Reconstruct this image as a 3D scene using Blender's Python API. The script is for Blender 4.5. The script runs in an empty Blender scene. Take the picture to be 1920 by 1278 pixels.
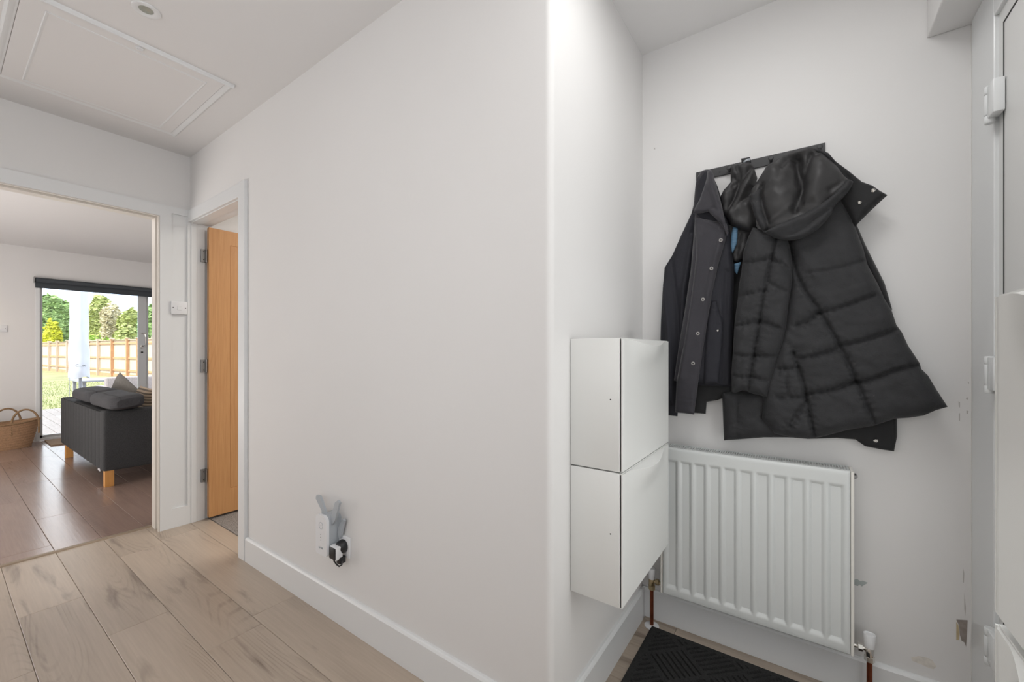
import bpy, bmesh, math, random
import numpy as np
from mathutils import Vector, noise, geometry
random.seed(7)
PI = math.pi
S = bpy.context.scene
C = S.collection

# ------------------------------------------------------------------ camera
EYE = 1.19
FPX = 773.4; HOR = 657.1; CXP = 960.0
TH = math.atan2(1507.9 - CXP, FPX)
cT, sT = math.cos(TH), math.sin(TH)
cd = bpy.data.cameras.new('camera'); cam = bpy.data.objects.new('camera', cd); C.objects.link(cam)
cam.location = (0, 0, EYE); cam.rotation_euler = (PI/2, 0, TH)
cd.sensor_width = 36; cd.lens = FPX/1920*36; cd.shift_y = (HOR-639)/1920; cd.clip_start = .02; cd.clip_end = 400
S.camera = cam

# ------------------------------------------------------------------ world, sun, lights, exposure
W = bpy.data.worlds.new('world'); S.world = W; W.use_nodes = True
wn = W.node_tree.nodes; wl = W.node_tree.links
wbg = wn['Background']; wbg.inputs[1].default_value = 3.0
wtc = wn.new('ShaderNodeTexCoord'); wno = wn.new('ShaderNodeTexNoise'); wno.inputs['Scale'].default_value = 3.0; wno.inputs['Detail'].default_value = 5
wr = wn.new('ShaderNodeValToRGB'); wr.color_ramp.elements[0].position = .42; wr.color_ramp.elements[0].color = (.62, .78, 1, 1)
wr.color_ramp.elements[1].position = .6; wr.color_ramp.elements[1].color = (1, 1, 1, 1)
wl.new(wtc.outputs['Generated'], wno.inputs['Vector']); wl.new(wno.outputs['Fac'], wr.inputs['Fac']); wl.new(wr.outputs['Color'], wbg.inputs[0])

def light(name, kind, loc, energy, rot=(0, 0, 0), size=1, size_y=None, color=(1, 1, 1), **kw):
    d = bpy.data.lights.new(name, kind); d.energy = energy; d.color = color
    if kind == 'AREA':
        d.shape = 'RECTANGLE' if size_y else 'DISK'; d.size = size
        if size_y: d.size_y = size_y
    for k, v in kw.items(): setattr(d, k, v)
    o = bpy.data.objects.new(name, d); C.objects.link(o); o.location = loc; o.rotation_euler = rot
    return o
sun = light('sun', 'SUN', (0, -10, 20), 5.5, rot=(math.radians(38), 0, math.radians(8)), color=(1, .96, .88), angle=math.radians(1.2))
# added out-of-view area fills for the hall, porch and living room
light('hall_rear_fill', 'AREA', (-1.4, -1.50, 1.70), 13.5, rot=(math.radians(116), 0, math.radians(8)), size=2.6, size_y=1.2, color=(.96, .98, 1))  # added fill behind the camera; the wall there has no window
light('hall_side_fill', 'AREA', (.35, -.75, 1.65), 25, rot=(math.radians(108), 0, math.radians(90)), size=1.2, size_y=1.5, color=(.97, .98, 1))  # unseen fill added to brighten the left wall, no window here
light('hall_ceiling_fill', 'AREA', (-1.35, -.3, 2.50), 3, size=1.3, size_y=.7, color=(1, .95, .92))  # added soft panel under the hall ceiling, separate from the downlight
light('porch_top_fill', 'AREA', (-.08, .98, 2.50), 6, size=.5, size_y=.5, color=(1, 1, .99))  # extra overhead panel added for the alcove, no fitting behind it
light('porch_side_fill', 'AREA', (.40, 1.12, .98), 3.9, rot=(PI/2, 0, math.radians(90)), size=.50, size_y=1.3, color=(.98, 1, 1))  # added side fill for alcove wall and cabinet fronts; door leaf is unglazed
light('living_ceiling_fill', 'AREA', (-5.4, .9, 2.49), 10, size=2.6, size_y=2.2, color=(1, .93, .88))  # added panel lifting the living room from above
light('living_side_fill', 'AREA', (-5.3, -1.65, .9), 116, rot=(math.radians(130), 0, 0), size=3.4, size_y=1.9, color=(1, .955, .92))  # hidden fill tilted up to brighten the living room ceiling, solid wall behind
light('bedroom_light', 'AREA', (-2.2, 2.5, 2.49), 34, size=1.2, size_y=1.2, color=(1, .95, .88))
S.view_settings.view_transform = 'Standard'; S.view_settings.look = 'None'
S.view_settings.gamma = 1; S.view_settings.use_curve_mapping = False; S.view_settings.exposure = 0.14

# ------------------------------------------------------------------ measuring helpers: points on real planes
def _ray(x, y):
    r = (x-CXP)/FPX
    return r*cT-sT, r*sT+cT, (HOR-y)/FPX
def PX(x, y, X):
    d = _ray(x, y); t = X/d[0]; return Vector((X, d[1]*t, EYE+d[2]*t))
def PY(x, y, Y):
    d = _ray(x, y); t = Y/d[1]; return Vector((d[0]*t, Y, EYE+d[2]*t))

# ------------------------------------------------------------------ materials
MATS = {}
def mat(name, col, rough=.5, metal=0, bump=0, bscale=80, var=0, vscale=6, stretch=(1, 1, 1), coat=0, sheen=0, spec=.5, detail=4):
    if name in MATS: return MATS[name]
    m = bpy.data.materials.new(name); m.use_nodes = True; MATS[name] = m
    n = m.node_tree.nodes; l = m.node_tree.links; p = n['Principled BSDF']
    p.inputs['Base Color'].default_value = (*col, 1); p.inputs['Roughness'].default_value = rough
    p.inputs['Metallic'].default_value = metal; p.inputs['Coat Weight'].default_value = coat
    p.inputs['Sheen Weight'].default_value = sheen; p.inputs['Specular IOR Level'].default_value = spec
    tc = n.new('ShaderNodeTexCoord'); mp = n.new('ShaderNodeMapping'); mp.inputs['Scale'].default_value = stretch
    l.new(tc.outputs['Object'], mp.inputs['Vector'])
    if var:
        a = n.new('ShaderNodeTexNoise'); a.inputs['Scale'].default_value = vscale; a.inputs['Detail'].default_value = detail
        l.new(mp.outputs[0], a.inputs['Vector'])
        r = n.new('ShaderNodeMapRange'); r.inputs['From Min'].default_value = .25; r.inputs['From Max'].default_value = .75
        r.inputs['To Min'].default_value = 1-var; r.inputs['To Max'].default_value = 1+var
        l.new(a.outputs['Fac'], r.inputs['Value'])
        x = n.new('ShaderNodeVectorMath'); x.operation = 'SCALE'; x.inputs[0].default_value = col
        l.new(r.outputs[0], x.inputs['Scale']); l.new(x.outputs[0], p.inputs['Base Color'])
    if bump:
        b = n.new('ShaderNodeTexNoise'); b.inputs['Scale'].default_value = bscale; b.inputs['Detail'].default_value = 3
        l.new(mp.outputs[0], b.inputs['Vector'])
        bp = n.new('ShaderNodeBump'); bp.inputs['Strength'].default_value = bump; bp.inputs['Distance'].default_value = .004
        l.new(b.outputs['Fac'], bp.inputs['Height']); l.new(bp.outputs[0], p.inputs['Normal'])
    return m

def wood_mat(name, base, dark, rough, grain=.18, rings=.5, knots=.6, hue=.05, axis=0, scale=1.0):
    """procedural board: grain along local x (axis 0) or z (axis 2), random per board"""
    m = bpy.data.materials.new(name); m.use_nodes = True; MATS[name] = m
    n = m.node_tree.nodes; l = m.node_tree.links; p = n['Principled BSDF']
    p.inputs['Roughness'].default_value = rough
    tc = n.new('ShaderNodeTexCoord'); oi = n.new('ShaderNodeObjectInfo')
    off = n.new('ShaderNodeVectorMath'); off.operation = 'MULTIPLY_ADD'
    cm = n.new('ShaderNodeCombineXYZ')
    for i in range(3): l.new(oi.outputs['Random'], cm.inputs[i])
    l.new(cm.outputs[0], off.inputs[0]); off.inputs[1].default_value = (37, 91, 53); l.new(tc.outputs['Object'], off.inputs[2])
    st = {0: (1, 7, 7), 2: (7, 7, 1)}[axis]
    mp = n.new('ShaderNodeMapping'); mp.inputs['Scale'].default_value = [v*scale for v in st]; l.new(off.outputs[0], mp.inputs['Vector'])
    def nz(sc, det, dist=0, src=mp):
        a = n.new('ShaderNodeTexNoise'); a.inputs['Scale'].default_value = sc; a.inputs['Detail'].default_value = det
        a.inputs['Distortion'].default_value = dist; l.new(src.outputs[0], a.inputs['Vector']); return a.outputs['Fac']
    def mr(src, a, b, c, d):
        r = n.new('ShaderNodeMapRange'); r.inputs[1].default_value = a; r.inputs[2].default_value = b
        r.inputs[3].default_value = c; r.inputs[4].default_value = d; l.new(src, r.inputs[0]); return r.outputs[0]
    def mth(op, a, b):
        x = n.new('ShaderNodeMath'); x.operation = op
        for i, v in enumerate((a, b)):
            if isinstance(v, (int, float)): x.inputs[i].default_value = v
            elif v is not None: l.new(v, x.inputs[i])
        return x.outputs[0]
    mp2 = n.new('ShaderNodeMapping'); mp2.inputs['Scale'].default_value = {0: (3, 75, 75), 2: (75, 75, 3)}[axis]; l.new(off.outputs[0], mp2.inputs['Vector'])
    fine = mr(nz(1.6, 5, .2, mp2), .3, .7, 0, grain)
    blot = nz(.8, 4, .3)
    smud = mr(nz(1.9, 5, .5), .57, .76, 0, knots)
    cont = mth('SINE', mth('MULTIPLY', nz(.55, 0, .15), 260.0), None)
    ring = mth('MULTIPLY', mr(cont, .3, 1, 0, rings), mth('MULTIPLY', mr(nz(.8, 1), .54, .66, 0, 1), mr(nz(5, 3), .4, .55, .3, 1)))
    tot = mth('ADD', mth('ADD', fine, smud), mth('ADD', ring, mr(blot, .35, .7, 0, .28)))
    tot.node.use_clamp = True
    mx = n.new('ShaderNodeMix'); mx.data_type = 'RGBA'; mx.inputs[6].default_value = (*base, 1); mx.inputs[7].default_value = (*dark, 1)
    l.new(tot, mx.inputs[0])
    sc = n.new('ShaderNodeVectorMath'); sc.operation = 'SCALE'; l.new(mx.outputs[2], sc.inputs[0])
    l.new(mr(oi.outputs['Random'], 0, 1, 1-hue, 1+hue), sc.inputs['Scale'])
    l.new(sc.outputs[0], p.inputs['Base Color'])
    bp = n.new('ShaderNodeBump'); bp.inputs['Strength'].default_value = .22; bp.inputs['Distance'].default_value = .002
    bp.invert = True
    l.new(mth('ADD', fine, ring), bp.inputs['Height']); l.new(bp.outputs[0], p.inputs['Normal'])
    return m

M_wall = mat('painted plaster', (.76, .75, .742), .85, bump=.05, bscale=60, var=.012, vscale=1.2)
M_ceil = mat('ceiling paint', (.75, .74, .735), .9, bump=.04, bscale=50)
M_trim = mat('white satinwood', (.765, .775, .78), .32, bump=.015, bscale=20)
M_upvc = mat('white upvc', (.74, .755, .76), .18, bump=.01, bscale=10)
M_leafw = mat('front door skin', (.70, .70, .69), .35, bump=.02, bscale=30)
M_cab = mat('white cabinet plastic', (.78, .785, .765), .33, bump=.02, bscale=160)
M_rad = mat('radiator enamel', (.66, .68, .675), .28)
M_radside = mat('radiator side cream', (.78, .76, .71), .3)
M_plast = mat('white plastic', (.78, .785, .80), .3)
M_grey = mat('grey plastic', (.42, .45, .48), .4)
M_dark = mat('dark detail', (.02, .02, .02), .5)
M_black = mat('black plastic', (.012, .012, .014), .35)
M_rack = mat('black powder coat', (.035, .035, .037), .5)
M_chrome = mat('chrome', (.75, .73, .70), .15, metal=1)
M_steel = mat('brushed steel', (.33, .33, .33), .35, metal=1)
M_brass = mat('aged brass', (.45, .36, .22), .35, metal=1)
M_copper = mat('dark copper pipe', (.20, .055, .025), .35, metal=.7, var=.3, vscale=30)
M_plank = wood_mat('pale oak laminate', (.49, .405, .325), (.20, .155, .12), .36, hue=.03, knots=.85, rings=.34)
M_tile = wood_mat('grey brown laminate', (.32, .225, .185), (.17, .115, .095), .19, rings=.2, knots=.2)
M_oak = wood_mat('oak veneer', (.62, .33, .135), (.48, .22, .08), .42, grain=.55, rings=.25, knots=.12, axis=2, scale=.8)
M_oaksofa = mat('honey birch leg', (.62, .30, .09), .4, var=.12, vscale=8, stretch=(4, 4, .5))
M_gap = mat('dark joint board', (.05, .04, .035), .8)  # plain dark sub-board that shows in the joints
M_thresh = mat('bronze threshold strip', (.33, .26, .19), .35, metal=.6)
M_carpet = mat('grey fleck carpet', (.27, .245, .225), .95, bump=1, bscale=260, var=.75, vscale=190)
M_navy = mat('navy cotton twill', (.027, .025, .032), .75, bump=.25, bscale=500, var=.12, vscale=14, sheen=.2)
M_navyshade = mat('shaded navy twill', (.013, .013, .019), .8, bump=.25, bscale=500)  # darker copy of the shirt twill, shade between layers put into its colour
M_nylon = mat('black matt nylon', (.024, .024, .026), .72, bump=.3, bscale=260, var=.1, vscale=10, sheen=.05, spec=.35)
M_nylonlin = mat('black glossy lining', (.034, .033, .034), .5, spec=.35, bump=.2, bscale=60, var=.15, vscale=9)
M_blackcl = mat('black cloth', (.010, .010, .011), .8, bump=.2, bscale=300, sheen=.1)
M_blue = mat('light blue lining', (.10, .20, .31), .6, var=.25, vscale=60, stretch=(1, 1, 3))
M_button = mat('grey horn button', (.36, .34, .33), .3)
M_mat = mat('black ribbed carpet mat', (.016, .016, .016), .95, bump=.8, bscale=300, var=.5, vscale=160)
M_sofa = mat('charcoal woven sofa cloth', (.040, .041, .043), .9, bump=.7, bscale=260, var=.35, vscale=150)
M_cush = mat('charcoal cushion cloth', (.050, .050, .055), .85, bump=.5, bscale=200, var=.2, vscale=90)
M_grpil = mat('grey cushion cloth', (.18, .17, .155), .9, bump=.4, bscale=200, var=.15, vscale=60)
M_basket = mat('woven seagrass', (.40, .24, .135), .8, bump=.8, bscale=70, var=.3, vscale=60, stretch=(1, 1, 2.5))
M_handle = mat('plaited seagrass handle', (.27, .17, .09), .85, bump=.7, bscale=120, var=.3, vscale=90)
M_coir = mat('brown coir mat', (.30, .21, .14), .95, bump=.8, bscale=200, var=.3, vscale=150)
M_blind = mat('charcoal roller blind', (.055, .063, .072), .75)
M_deck = mat('weathered decking', (.25, .22, .205), .7, bump=.4, bscale=30, var=.2, vscale=6, stretch=(1, 8, 1))
M_lawn = mat('lawn', (.27, .265, .12), .95, bump=.5, bscale=30, var=.32, vscale=.7, detail=8)
M_fence = mat('pale fence timber', (.55, .44, .34), .8, var=.12, vscale=4, stretch=(6, 6, .6))
M_post = mat('orange fence timber', (.50, .27, .14), .8, var=.15, vscale=5)
M_bark = mat('bark', (.22, .17, .12), .9, bump=.6, bscale=20)
M_cover = mat('white parasol cover', (.52, .52, .55), .6, bump=.25, bscale=9, var=.05, vscale=5)
M_pole = mat('grey metal pole', (.28, .28, .30), .45, metal=.3)
M_rattan = mat('grey rattan', (.30, .26, .25), .8, bump=.8, bscale=90, var=.3, vscale=70)
M_tabletop = mat('grey table top', (.30, .30, .31), .6)
M_house = mat('rendered house wall', (.75, .70, .62), .8)
M_roof = mat('pale roof tiles', (.62, .58, .53), .8, var=.1, vscale=2)
M_chip = mat('bare plaster', (.30, .26, .235), .9, var=.25, vscale=60)
M_chipy = mat('yellowed filler', (.52, .42, .26), .9, var=.1, vscale=60)
M_bluep = mat('old blue grey paint', (.42, .46, .45), .8)
M_stain = mat('brown damp stain', (.70, .665, .61), .85, var=.12, vscale=80)
M_scuff = mat('dark scuff', (.50, .48, .46), .8)
M_gasket = mat('black rubber gasket', (.03, .03, .03), .6)
def leafmat(name, col, col2):
    m = mat(name, col, .65, var=.3, vscale=3)
    n = m.node_tree.nodes; p = n['Principled BSDF']
    p.inputs['Subsurface Weight'].default_value = 0
    return m
M_leafd = leafmat('dark green leaves', (.25, .36, .13), 0)
M_leafm = leafmat('olive green leaves', (.40, .44, .15), 0)
M_leafp = leafmat('dusty pale leaves', (.56, .50, .33), 0)
M_leafy = leafmat('yellow green leaves', (.56, .56, .03), 0)
M_leafb = leafmat('bright green leaves', (.42, .60, .10), 0)
def glass_mat():
    m = bpy.data.materials.new('window glass'); m.use_nodes = True
    n = m.node_tree.nodes; l = m.node_tree.links; n.remove(n['Principled BSDF'])
    t = n.new('ShaderNodeBsdfTransparent'); t.inputs[0].default_value = (.97, .98, .98, 1)
    g = n.new('ShaderNodeBsdfGlossy'); g.inputs['Roughness'].default_value = .02
    f = n.new('ShaderNodeFresnel'); f.inputs[0].default_value = 1.45
    x = n.new('ShaderNodeMixShader'); l.new(f.outputs[0], x.inputs[0]); l.new(t.outputs[0], x.inputs[1]); l.new(g.outputs[0], x.inputs[2])
    l.new(x.outputs[0], n['Material Output'].inputs['Surface']); return m
M_glass = glass_mat()
def stripe_mat():
    m = mat('striped cord cushion', (.42, .33, .24), .9)
    n = m.node_tree.nodes; l = m.node_tree.links; p = n['Principled BSDF']
    tc = n.new('ShaderNodeTexCoord'); w = n.new('ShaderNodeTexWave'); w.bands_direction = 'Z'; w.inputs['Scale'].default_value = 11
    w.inputs['Distortion'].default_value = .3
    r = n.new('ShaderNodeValToRGB'); r.color_ramp.elements[0].color = (.09, .065, .045, 1); r.color_ramp.elements[0].position = .25
    r.color_ramp.elements[1].color = (.36, .28, .20, 1); r.color_ramp.elements[1].position = .5
    l.new(tc.outputs['Object'], w.inputs['Vector']); l.new(w.outputs['Fac'], r.inputs['Fac']); l.new(r.outputs['Color'], p.inputs['Base Color'])
    return m
M_stripe = stripe_mat()
M_lamp = mat('lamp reflector', (.5, .52, .46), .25, metal=.5)

# ------------------------------------------------------------------ builders
def thing(name, label, cat, loc, group=None):
    o = bpy.data.objects.new(name, None); C.objects.link(o); o.location = loc; o.empty_display_size = .05
    o['label'] = label; o['category'] = cat
    if group: o['group'] = group
    return o
def wpos(o):
    v = Vector((0, 0, 0))
    while o: v += o.location; o = o.parent
    return v
def obj(name, bm, m, parent=None, smooth=False, label=None, auto=True):
    """link a bmesh in WORLD coordinates as one object (origin at its parent's)"""
    me = bpy.data.meshes.new(name)
    org = wpos(parent) if parent else Vector((0, 0, 0))
    if org.length: bmesh.ops.translate(bm, verts=bm.verts, vec=-org)
    bmesh.ops.recalc_face_normals(bm, faces=bm.faces)
    bm.to_mesh(me); bm.free(); me.materials.append(m)
    o = bpy.data.objects.new(name, me); C.objects.link(o)
    if parent: o.parent = parent
    if smooth:
        me.shade_smooth() if hasattr(me, 'shade_smooth') else None
        if auto: me.set_sharp_from_angle(angle=math.radians(38))
    if label: o['label'] = label
    return o
def struct(name, bm, m, smooth=False):
    o = obj(name, bm, m, None, smooth); o['kind'] = 'structure'; return o
def tag(o, label, cat, group=None):
    o['label'] = label; o['category'] = cat
    if group: o['group'] = group
    return o
def NB(): return bmesh.new()
def box(bm, lo, hi, bev=0, seg=2):
    lo = Vector(lo); hi = Vector(hi)
    r = bmesh.ops.create_cube(bm, size=1); vs = r['verts']
    for v in vs: v.co = Vector([(lo[i]+hi[i])/2 + v.co[i]*(hi[i]-lo[i]) for i in range(3)])
    if bev:
        es = set(e for v in vs for e in v.link_edges)
        bmesh.ops.bevel(bm, geom=list(es), offset=bev, segments=seg, affect='EDGES', profile=.5)
    return bm
def bx(lo, hi, bev=0, seg=2): return box(NB(), lo, hi, bev, seg)
def cyl(bm, a, b, r, r2=None, n=20, caps=True):
    a = Vector(a); b = Vector(b); d = b-a; L = d.length
    res = bmesh.ops.create_cone(bm, cap_ends=caps, segments=n, radius1=r, radius2=r if r2 is None else r2, depth=L)
    q = d.to_track_quat('Z', 'Y')
    for v in res['verts']: v.co = q @ v.co + (a+b)/2
    return bm
def lathe(bm, prof, base, axis=(0, 0, 1), n=24):
    q = Vector(axis).to_track_quat('Z', 'Y'); base = Vector(base); rings = []
    for r, h in prof:
        rings.append([bm.verts.new(base + q @ Vector((max(r, 1e-5)*math.cos(2*PI*k/n), max(r, 1e-5)*math.sin(2*PI*k/n), h))) for k in range(n)])
    for A, B in zip(rings, rings[1:]):
        for k in range(n): bm.faces.new((A[k], A[(k+1) % n], B[(k+1) % n], B[k]))
    for R in (rings[0], rings[-1]):
        try: bm.faces.new(R)
        except ValueError: pass
    return bm
def tube(bm, pts, r, n=8):
    pts = [Vector(p) for p in pts]; rings = []
    for i, p in enumerate(pts):
        t = (pts[min(i+1, len(pts)-1)]-pts[max(i-1, 0)]).normalized()
        q = t.to_track_quat('Z', 'Y')
        rr = r[i] if isinstance(r, (list, tuple)) else r
        rings.append([bm.verts.new(p + q @ Vector((rr*math.cos(2*PI*k/n), rr*math.sin(2*PI*k/n), 0))) for k in range(n)])
    for A, B in zip(rings, rings[1:]):
        best = min(range(n), key=lambda s: (A[0].co-B[s].co).length)
        for k in range(n): bm.faces.new((A[k], A[(k+1) % n], B[(k+1+best) % n], B[(k+best) % n]))
    bm.faces.new(rings[0]); bm.faces.new(rings[-1][::-1])
    return bm
def prism(bm, pts, vec):
    vs = [bm.verts.new(Vector(p)) for p in pts]; f = bm.faces.new(vs)
    r = bmesh.ops.extrude_face_region(bm, geom=[f])
    bmesh.ops.translate(bm, verts=[v for v in r['geom'] if isinstance(v, bmesh.types.BMVert)], vec=Vector(vec))
    return bm
def gridsurf(bm, f, nu, nv):
    V = [[bm.verts.new(f(i/nu, j/nv)) for j in range(nv+1)] for i in range(nu+1)]
    for i in range(nu):
        for j in range(nv): bm.faces.new((V[i][j], V[i+1][j], V[i+1][j+1], V[i][j+1]))
    return V
def sstep(a, b, x):
    t = min(1, max(0, (x-a)/(b-a))); return t*t*(3-2*t)
def copy_tree(o, loc):
    c = o.copy(); C.objects.link(c); c.location = loc
    for ch in list(o.children):
        d = ch.copy(); C.objects.link(d); d.parent = c
        for g in ch.children:
            e = g.copy(); C.objects.link(e); e.parent = d
    return c

# ------------------------------------------------------------------ room shell
H = 2.53
XL, XLb = -3.48, -3.60          # left hall wall, its back
YM = 1.045                      # main wall face
XJ = -.60                       # alcove side wall face
YR = 1.873                      # radiator wall face
# floors (sub-boards), boards laid on top
f_hall = struct('floor', bx((-3.62, -1.62, -.06), (.60, 1.90, -.012)), M_gap)
f_liv = struct('floor.001', bx((-8.22, -1.70, -.06), (-3.62, 3.30, -.012)), M_gap)
PW, PLN = .2035, 1.29
def board_mesh(name, L, Wd, m):
    bm = NB(); box(bm, (0, 0, -.012), (L, Wd, 0)); me = bpy.data.meshes.new(name)
    es = [e for e in bm.edges if all(abs(v.co.z) < 1e-6 for v in e.verts)]
    bmesh.ops.bevel(bm, geom=es, offset=.0016, segments=1, affect='EDGES')
    bmesh.ops.recalc_face_normals(bm, faces=bm.faces); bm.to_mesh(me); bm.free(); me.materials.append(m); return me
_bm = {}
def lay(parent, name, m, x0, x1, y0, y1, yref, joint, cut=lambda x, y: True):
    k0 = math.floor((y0-yref)/PW)
    y = yref+k0*PW; k = k0
    while y < y1-1e-4:
        ya, yb = max(y, y0), min(y+PW, y1)
        j = joint(k); x = j-math.ceil((j-x0)/PLN)*PLN
        while x < x1-1e-4:
            xa, xb = max(x, x0), min(x+PLN, x1)
            if xb-xa > .02 and yb-ya > .01 and cut((xa+xb)/2, (ya+yb)/2):
                key = (m.name, round(xb-xa, 3), round(yb-ya, 3))
                if key not in _bm: _bm[key] = board_mesh(name, xb-xa-.0012, yb-ya-.0012, m)
                o = bpy.data.objects.new(name, _bm[key]); C.objects.link(o); o.location = (xa+.0006, ya+.0006, 0); o.parent = parent
            x += PLN
        y += PW; k += 1
HJ = {-1: -2.34, 0: -2.85, 1: -2.37, 2: -3.22, 3: -2.02}
random.seed(3); HR = {k: random.uniform(-3, -1.7) for k in range(-12, 14)}
lay(f_hall, 'plank', M_plank, -3.60, .58, -1.60, 1.04, .226, lambda k: HJ.get(k, HR[k]))
lay(f_hall, 'plank', M_plank, -3.47, -2.66, 1.04, 1.145, .226, lambda k: -2.2)
lay(f_hall, 'plank', M_plank, -.60, .58, 1.04, 1.873, .226, lambda k: HR[k]+.3)
LJ = {0: -5.70, 1: -4.36, 2: -4.98, 3: -4.2}
LR = {k: random.uniform(-6, -4.6) for k in range(-12, 20)}
lay(f_liv, 'plank', M_tile, -8.20, -3.62, -1.68, 3.28, .43, lambda k: {-1: -5.05, 0: -5.70, 1: -4.36, 2: -5.0}.get(k, LR[k]))
struct('trim_1', prism(NB(), [(-3.635, -.8, 0), (-3.595, -.8, 0), (-3.600, -.8, .006), (-3.615, -.8, .008), (-3.630, -.8, .006)], (0, 1.67, 0)), M_thresh)

# ceiling of hall + porch, living room, bedroom
struct('ceiling', bx((-3.60, -1.62, H), (.60, 1.99, H+.1)), M_ceil)
struct('ceiling.001', bx((-8.32, -1.80, H), (-3.60, 3.40, H+.1)), M_ceil)
struct('ceiling.002', bx((-3.60, 1.99, H), (-.75, 3.60, H+.1)), M_ceil)

def plan(bm, pts, z0, z1): return prism(bm, [(x, y, z0) for x, y in pts], (0, 0, z1-z0))
# main wall with its rounded outer corner and the alcove side wall, doorway to the bedroom at its left end
r = .022; arc = [(XJ-r+r*math.sin(a), YM+r-r*math.cos(a)) for a in [i/8*PI/2 for i in range(9)]]
bm = NB()
plan(bm, [(-2.655, YM)]+arc+[(XJ, 1.99), (XJ-.11, 1.99), (XJ-.11, YM+.11), (-2.655, YM+.11)], 0, H)
box(bm, (XL-.02, YM, 2.075), (-2.655, YM+.11, H))
struct('wall_back', bm, M_wall, True)
struct('wall_radiator', bx((XJ-.11, YR, 0), (.56, YR+.12, H)), M_wall)
# hall left wall with the wide opening to the living room
bm = NB(); box(bm, (XLb, -.90, 2.110), (XL, .90, H)); box(bm, (XLb, .90, 0), (XL, YM+.11, H)); box(bm, (XLb, -1.62, 0), (XL, -.90, H))
struct('wall_left', bm, M_wall)
struct('wall_front', bx((XLb, -1.62, 0), (.56, -1.52, H)), M_wall)
# right wall: front door in it, cabinet wall towards the camera
bm = NB(); box(bm, (.37, -1.52, 0), (.56, .80, H)); box(bm, (.428, .80, 2.2), (.56, YR, H))
struct('wall_right', bm, M_wall)
# boxed lintel above the front door
struct('trim_2', bx((.325, .80, 2.203), (.56, YR, H), .004), M_wall)
# living room
bm = NB(); xg = -8.20
box(bm, (xg-.14, -1.80, 0), (xg, .80, H)); box(bm, (xg-.14, .80, 2.15), (xg, 3.0, H)); box(bm, (xg-.14, 3.0, 0), (xg, 3.40, H))
struct('wall_garden', bm, M_wall)
struct('wall_living_left', bx((-8.20, -1.80, 0), (-3.60, -1.70, H)), M_wall)
struct('wall_living_right', bx((-8.20, 3.30, 0), (-3.60, 3.40, H)), M_wall)
bm = NB(); box(bm, (XLb-.001, YM+.11, 0), (XL, 3.40, H)); box(bm, (XLb-.001, -1.80, 0), (XL-.02, -1.60, H))
struct('wall_living_hall', bm, M_wall)
# bedroom behind the oak door
struct('floor.002', bx((-3.48, 1.147, -.06), (-.71, 3.60, .004)), M_carpet)
bm = NB(); box(bm, (-3.48, 3.50, 0), (-.71, 3.60, H)); box(bm, (-.81, 1.99, 0), (-.71, 3.50, H))
struct('wall_bedroom', bm, M_wall)

# skirting boards
def skirt(name, pts, inward, h=.135, t=.017):
    """pts: wall line; inward: unit normal into room"""
    (x0, y0), (x1, y1) = pts; ix, iy = inward
    prof = [(0, 0), (t, 0), (t, h-.010), (t*.75, h-.003), (t*.45, h), (0, h)]
    bm = prism(NB(), [(x0+ix*d, y0+iy*d, z) for d, z in prof], (x1-x0, y1-y0, 0))
    return struct(name, bm, M_trim)
skirt('baseboard_back', ((-2.575, YM), (XJ, YM)), (0, -1))
skirt('baseboard_alcove', ((XJ, YM-.017), (XJ, YR)), (1, 0), .128)
skirt('baseboard_radiator', ((XJ, YR), (.42, YR)), (0, -1), .128)
skirt('baseboard_right', ((.37, -1.5), (.37, .80)), (-1, 0))
skirt('baseboard_garden', ((xg, -1.7), (xg, .73)), (1, 0), .03, .01)
skirt('baseboard_left', ((XL, -1.5), (XL, -.97)), (1, 0))

# living room opening: boxed pilaster with a recessed slot, head board, stepped lining
xp = -3.457
bm = NB()
box(bm, (XL, .876, 0), (xp, .938, 2.155)); box(bm, (XL, 1.024, 0), (xp, 1.045, 2.155))
box(bm, (XL, .938, 0), (xp, 1.024, .128)); box(bm, (XL, .938, 2.110), (xp, 1.024, 2.155)); box(bm, (XL, .938, .128), (xp-.012, 1.024, 2.11))
box(bm, (XL, -.97, 2.080), (xp, .876, 2.155))
box(bm, (XL, -.97, 0), (xp, -.90, 2.08))
struct('trim_3', bm, M_trim)
bm = NB()
for (y0, x0, x1) in ((.868, -3.478, -3.462), (.884, -3.53, -3.478), (.868, -3.60, -3.53), (.880, -3.615, -3.60)):
    box(bm, (x0, y0, 0), (x1, .905, 2.112))
    box(bm, (x0, -.90, 2.074+(y0-.868)), (x1, y0, 2.112))
struct('trim_4', bm, mat('cream gloss paint', (.70, .66, .61), .3))
# bedroom doorway: lining, stops and the architrave on the hall side
bm = NB()
box(bm, (XL, YM-.002, 0), (-3.452, 1.075, 2.155), .002); box(bm, (XL, 1.075, 0), (-3.458, 1.125, 2.09)); box(bm, (XL, 1.125, 0), (-3.470, YM+.125, 2.09))
box(bm, (XL, YM-.002, 2.070), (-2.655, 1.10, 2.092)); box(bm, (-3.47, 1.10, 2.078), (-2.655, YM+.12, 2.095))
box(bm, (-2.672, YM-.001, 0), (-2.655, YM+.12, 2.09))
struct('trim_5', bm, M_trim)
bm = NB()
box(bm, (-2.660, YM-.020, 0), (-2.580, YM, 2.158), .003)
box(bm, (XL, YM-.018, 2.075), (-2.660, YM, 2.155), .003)
struct('trim_6', bm, M_trim)

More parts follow.
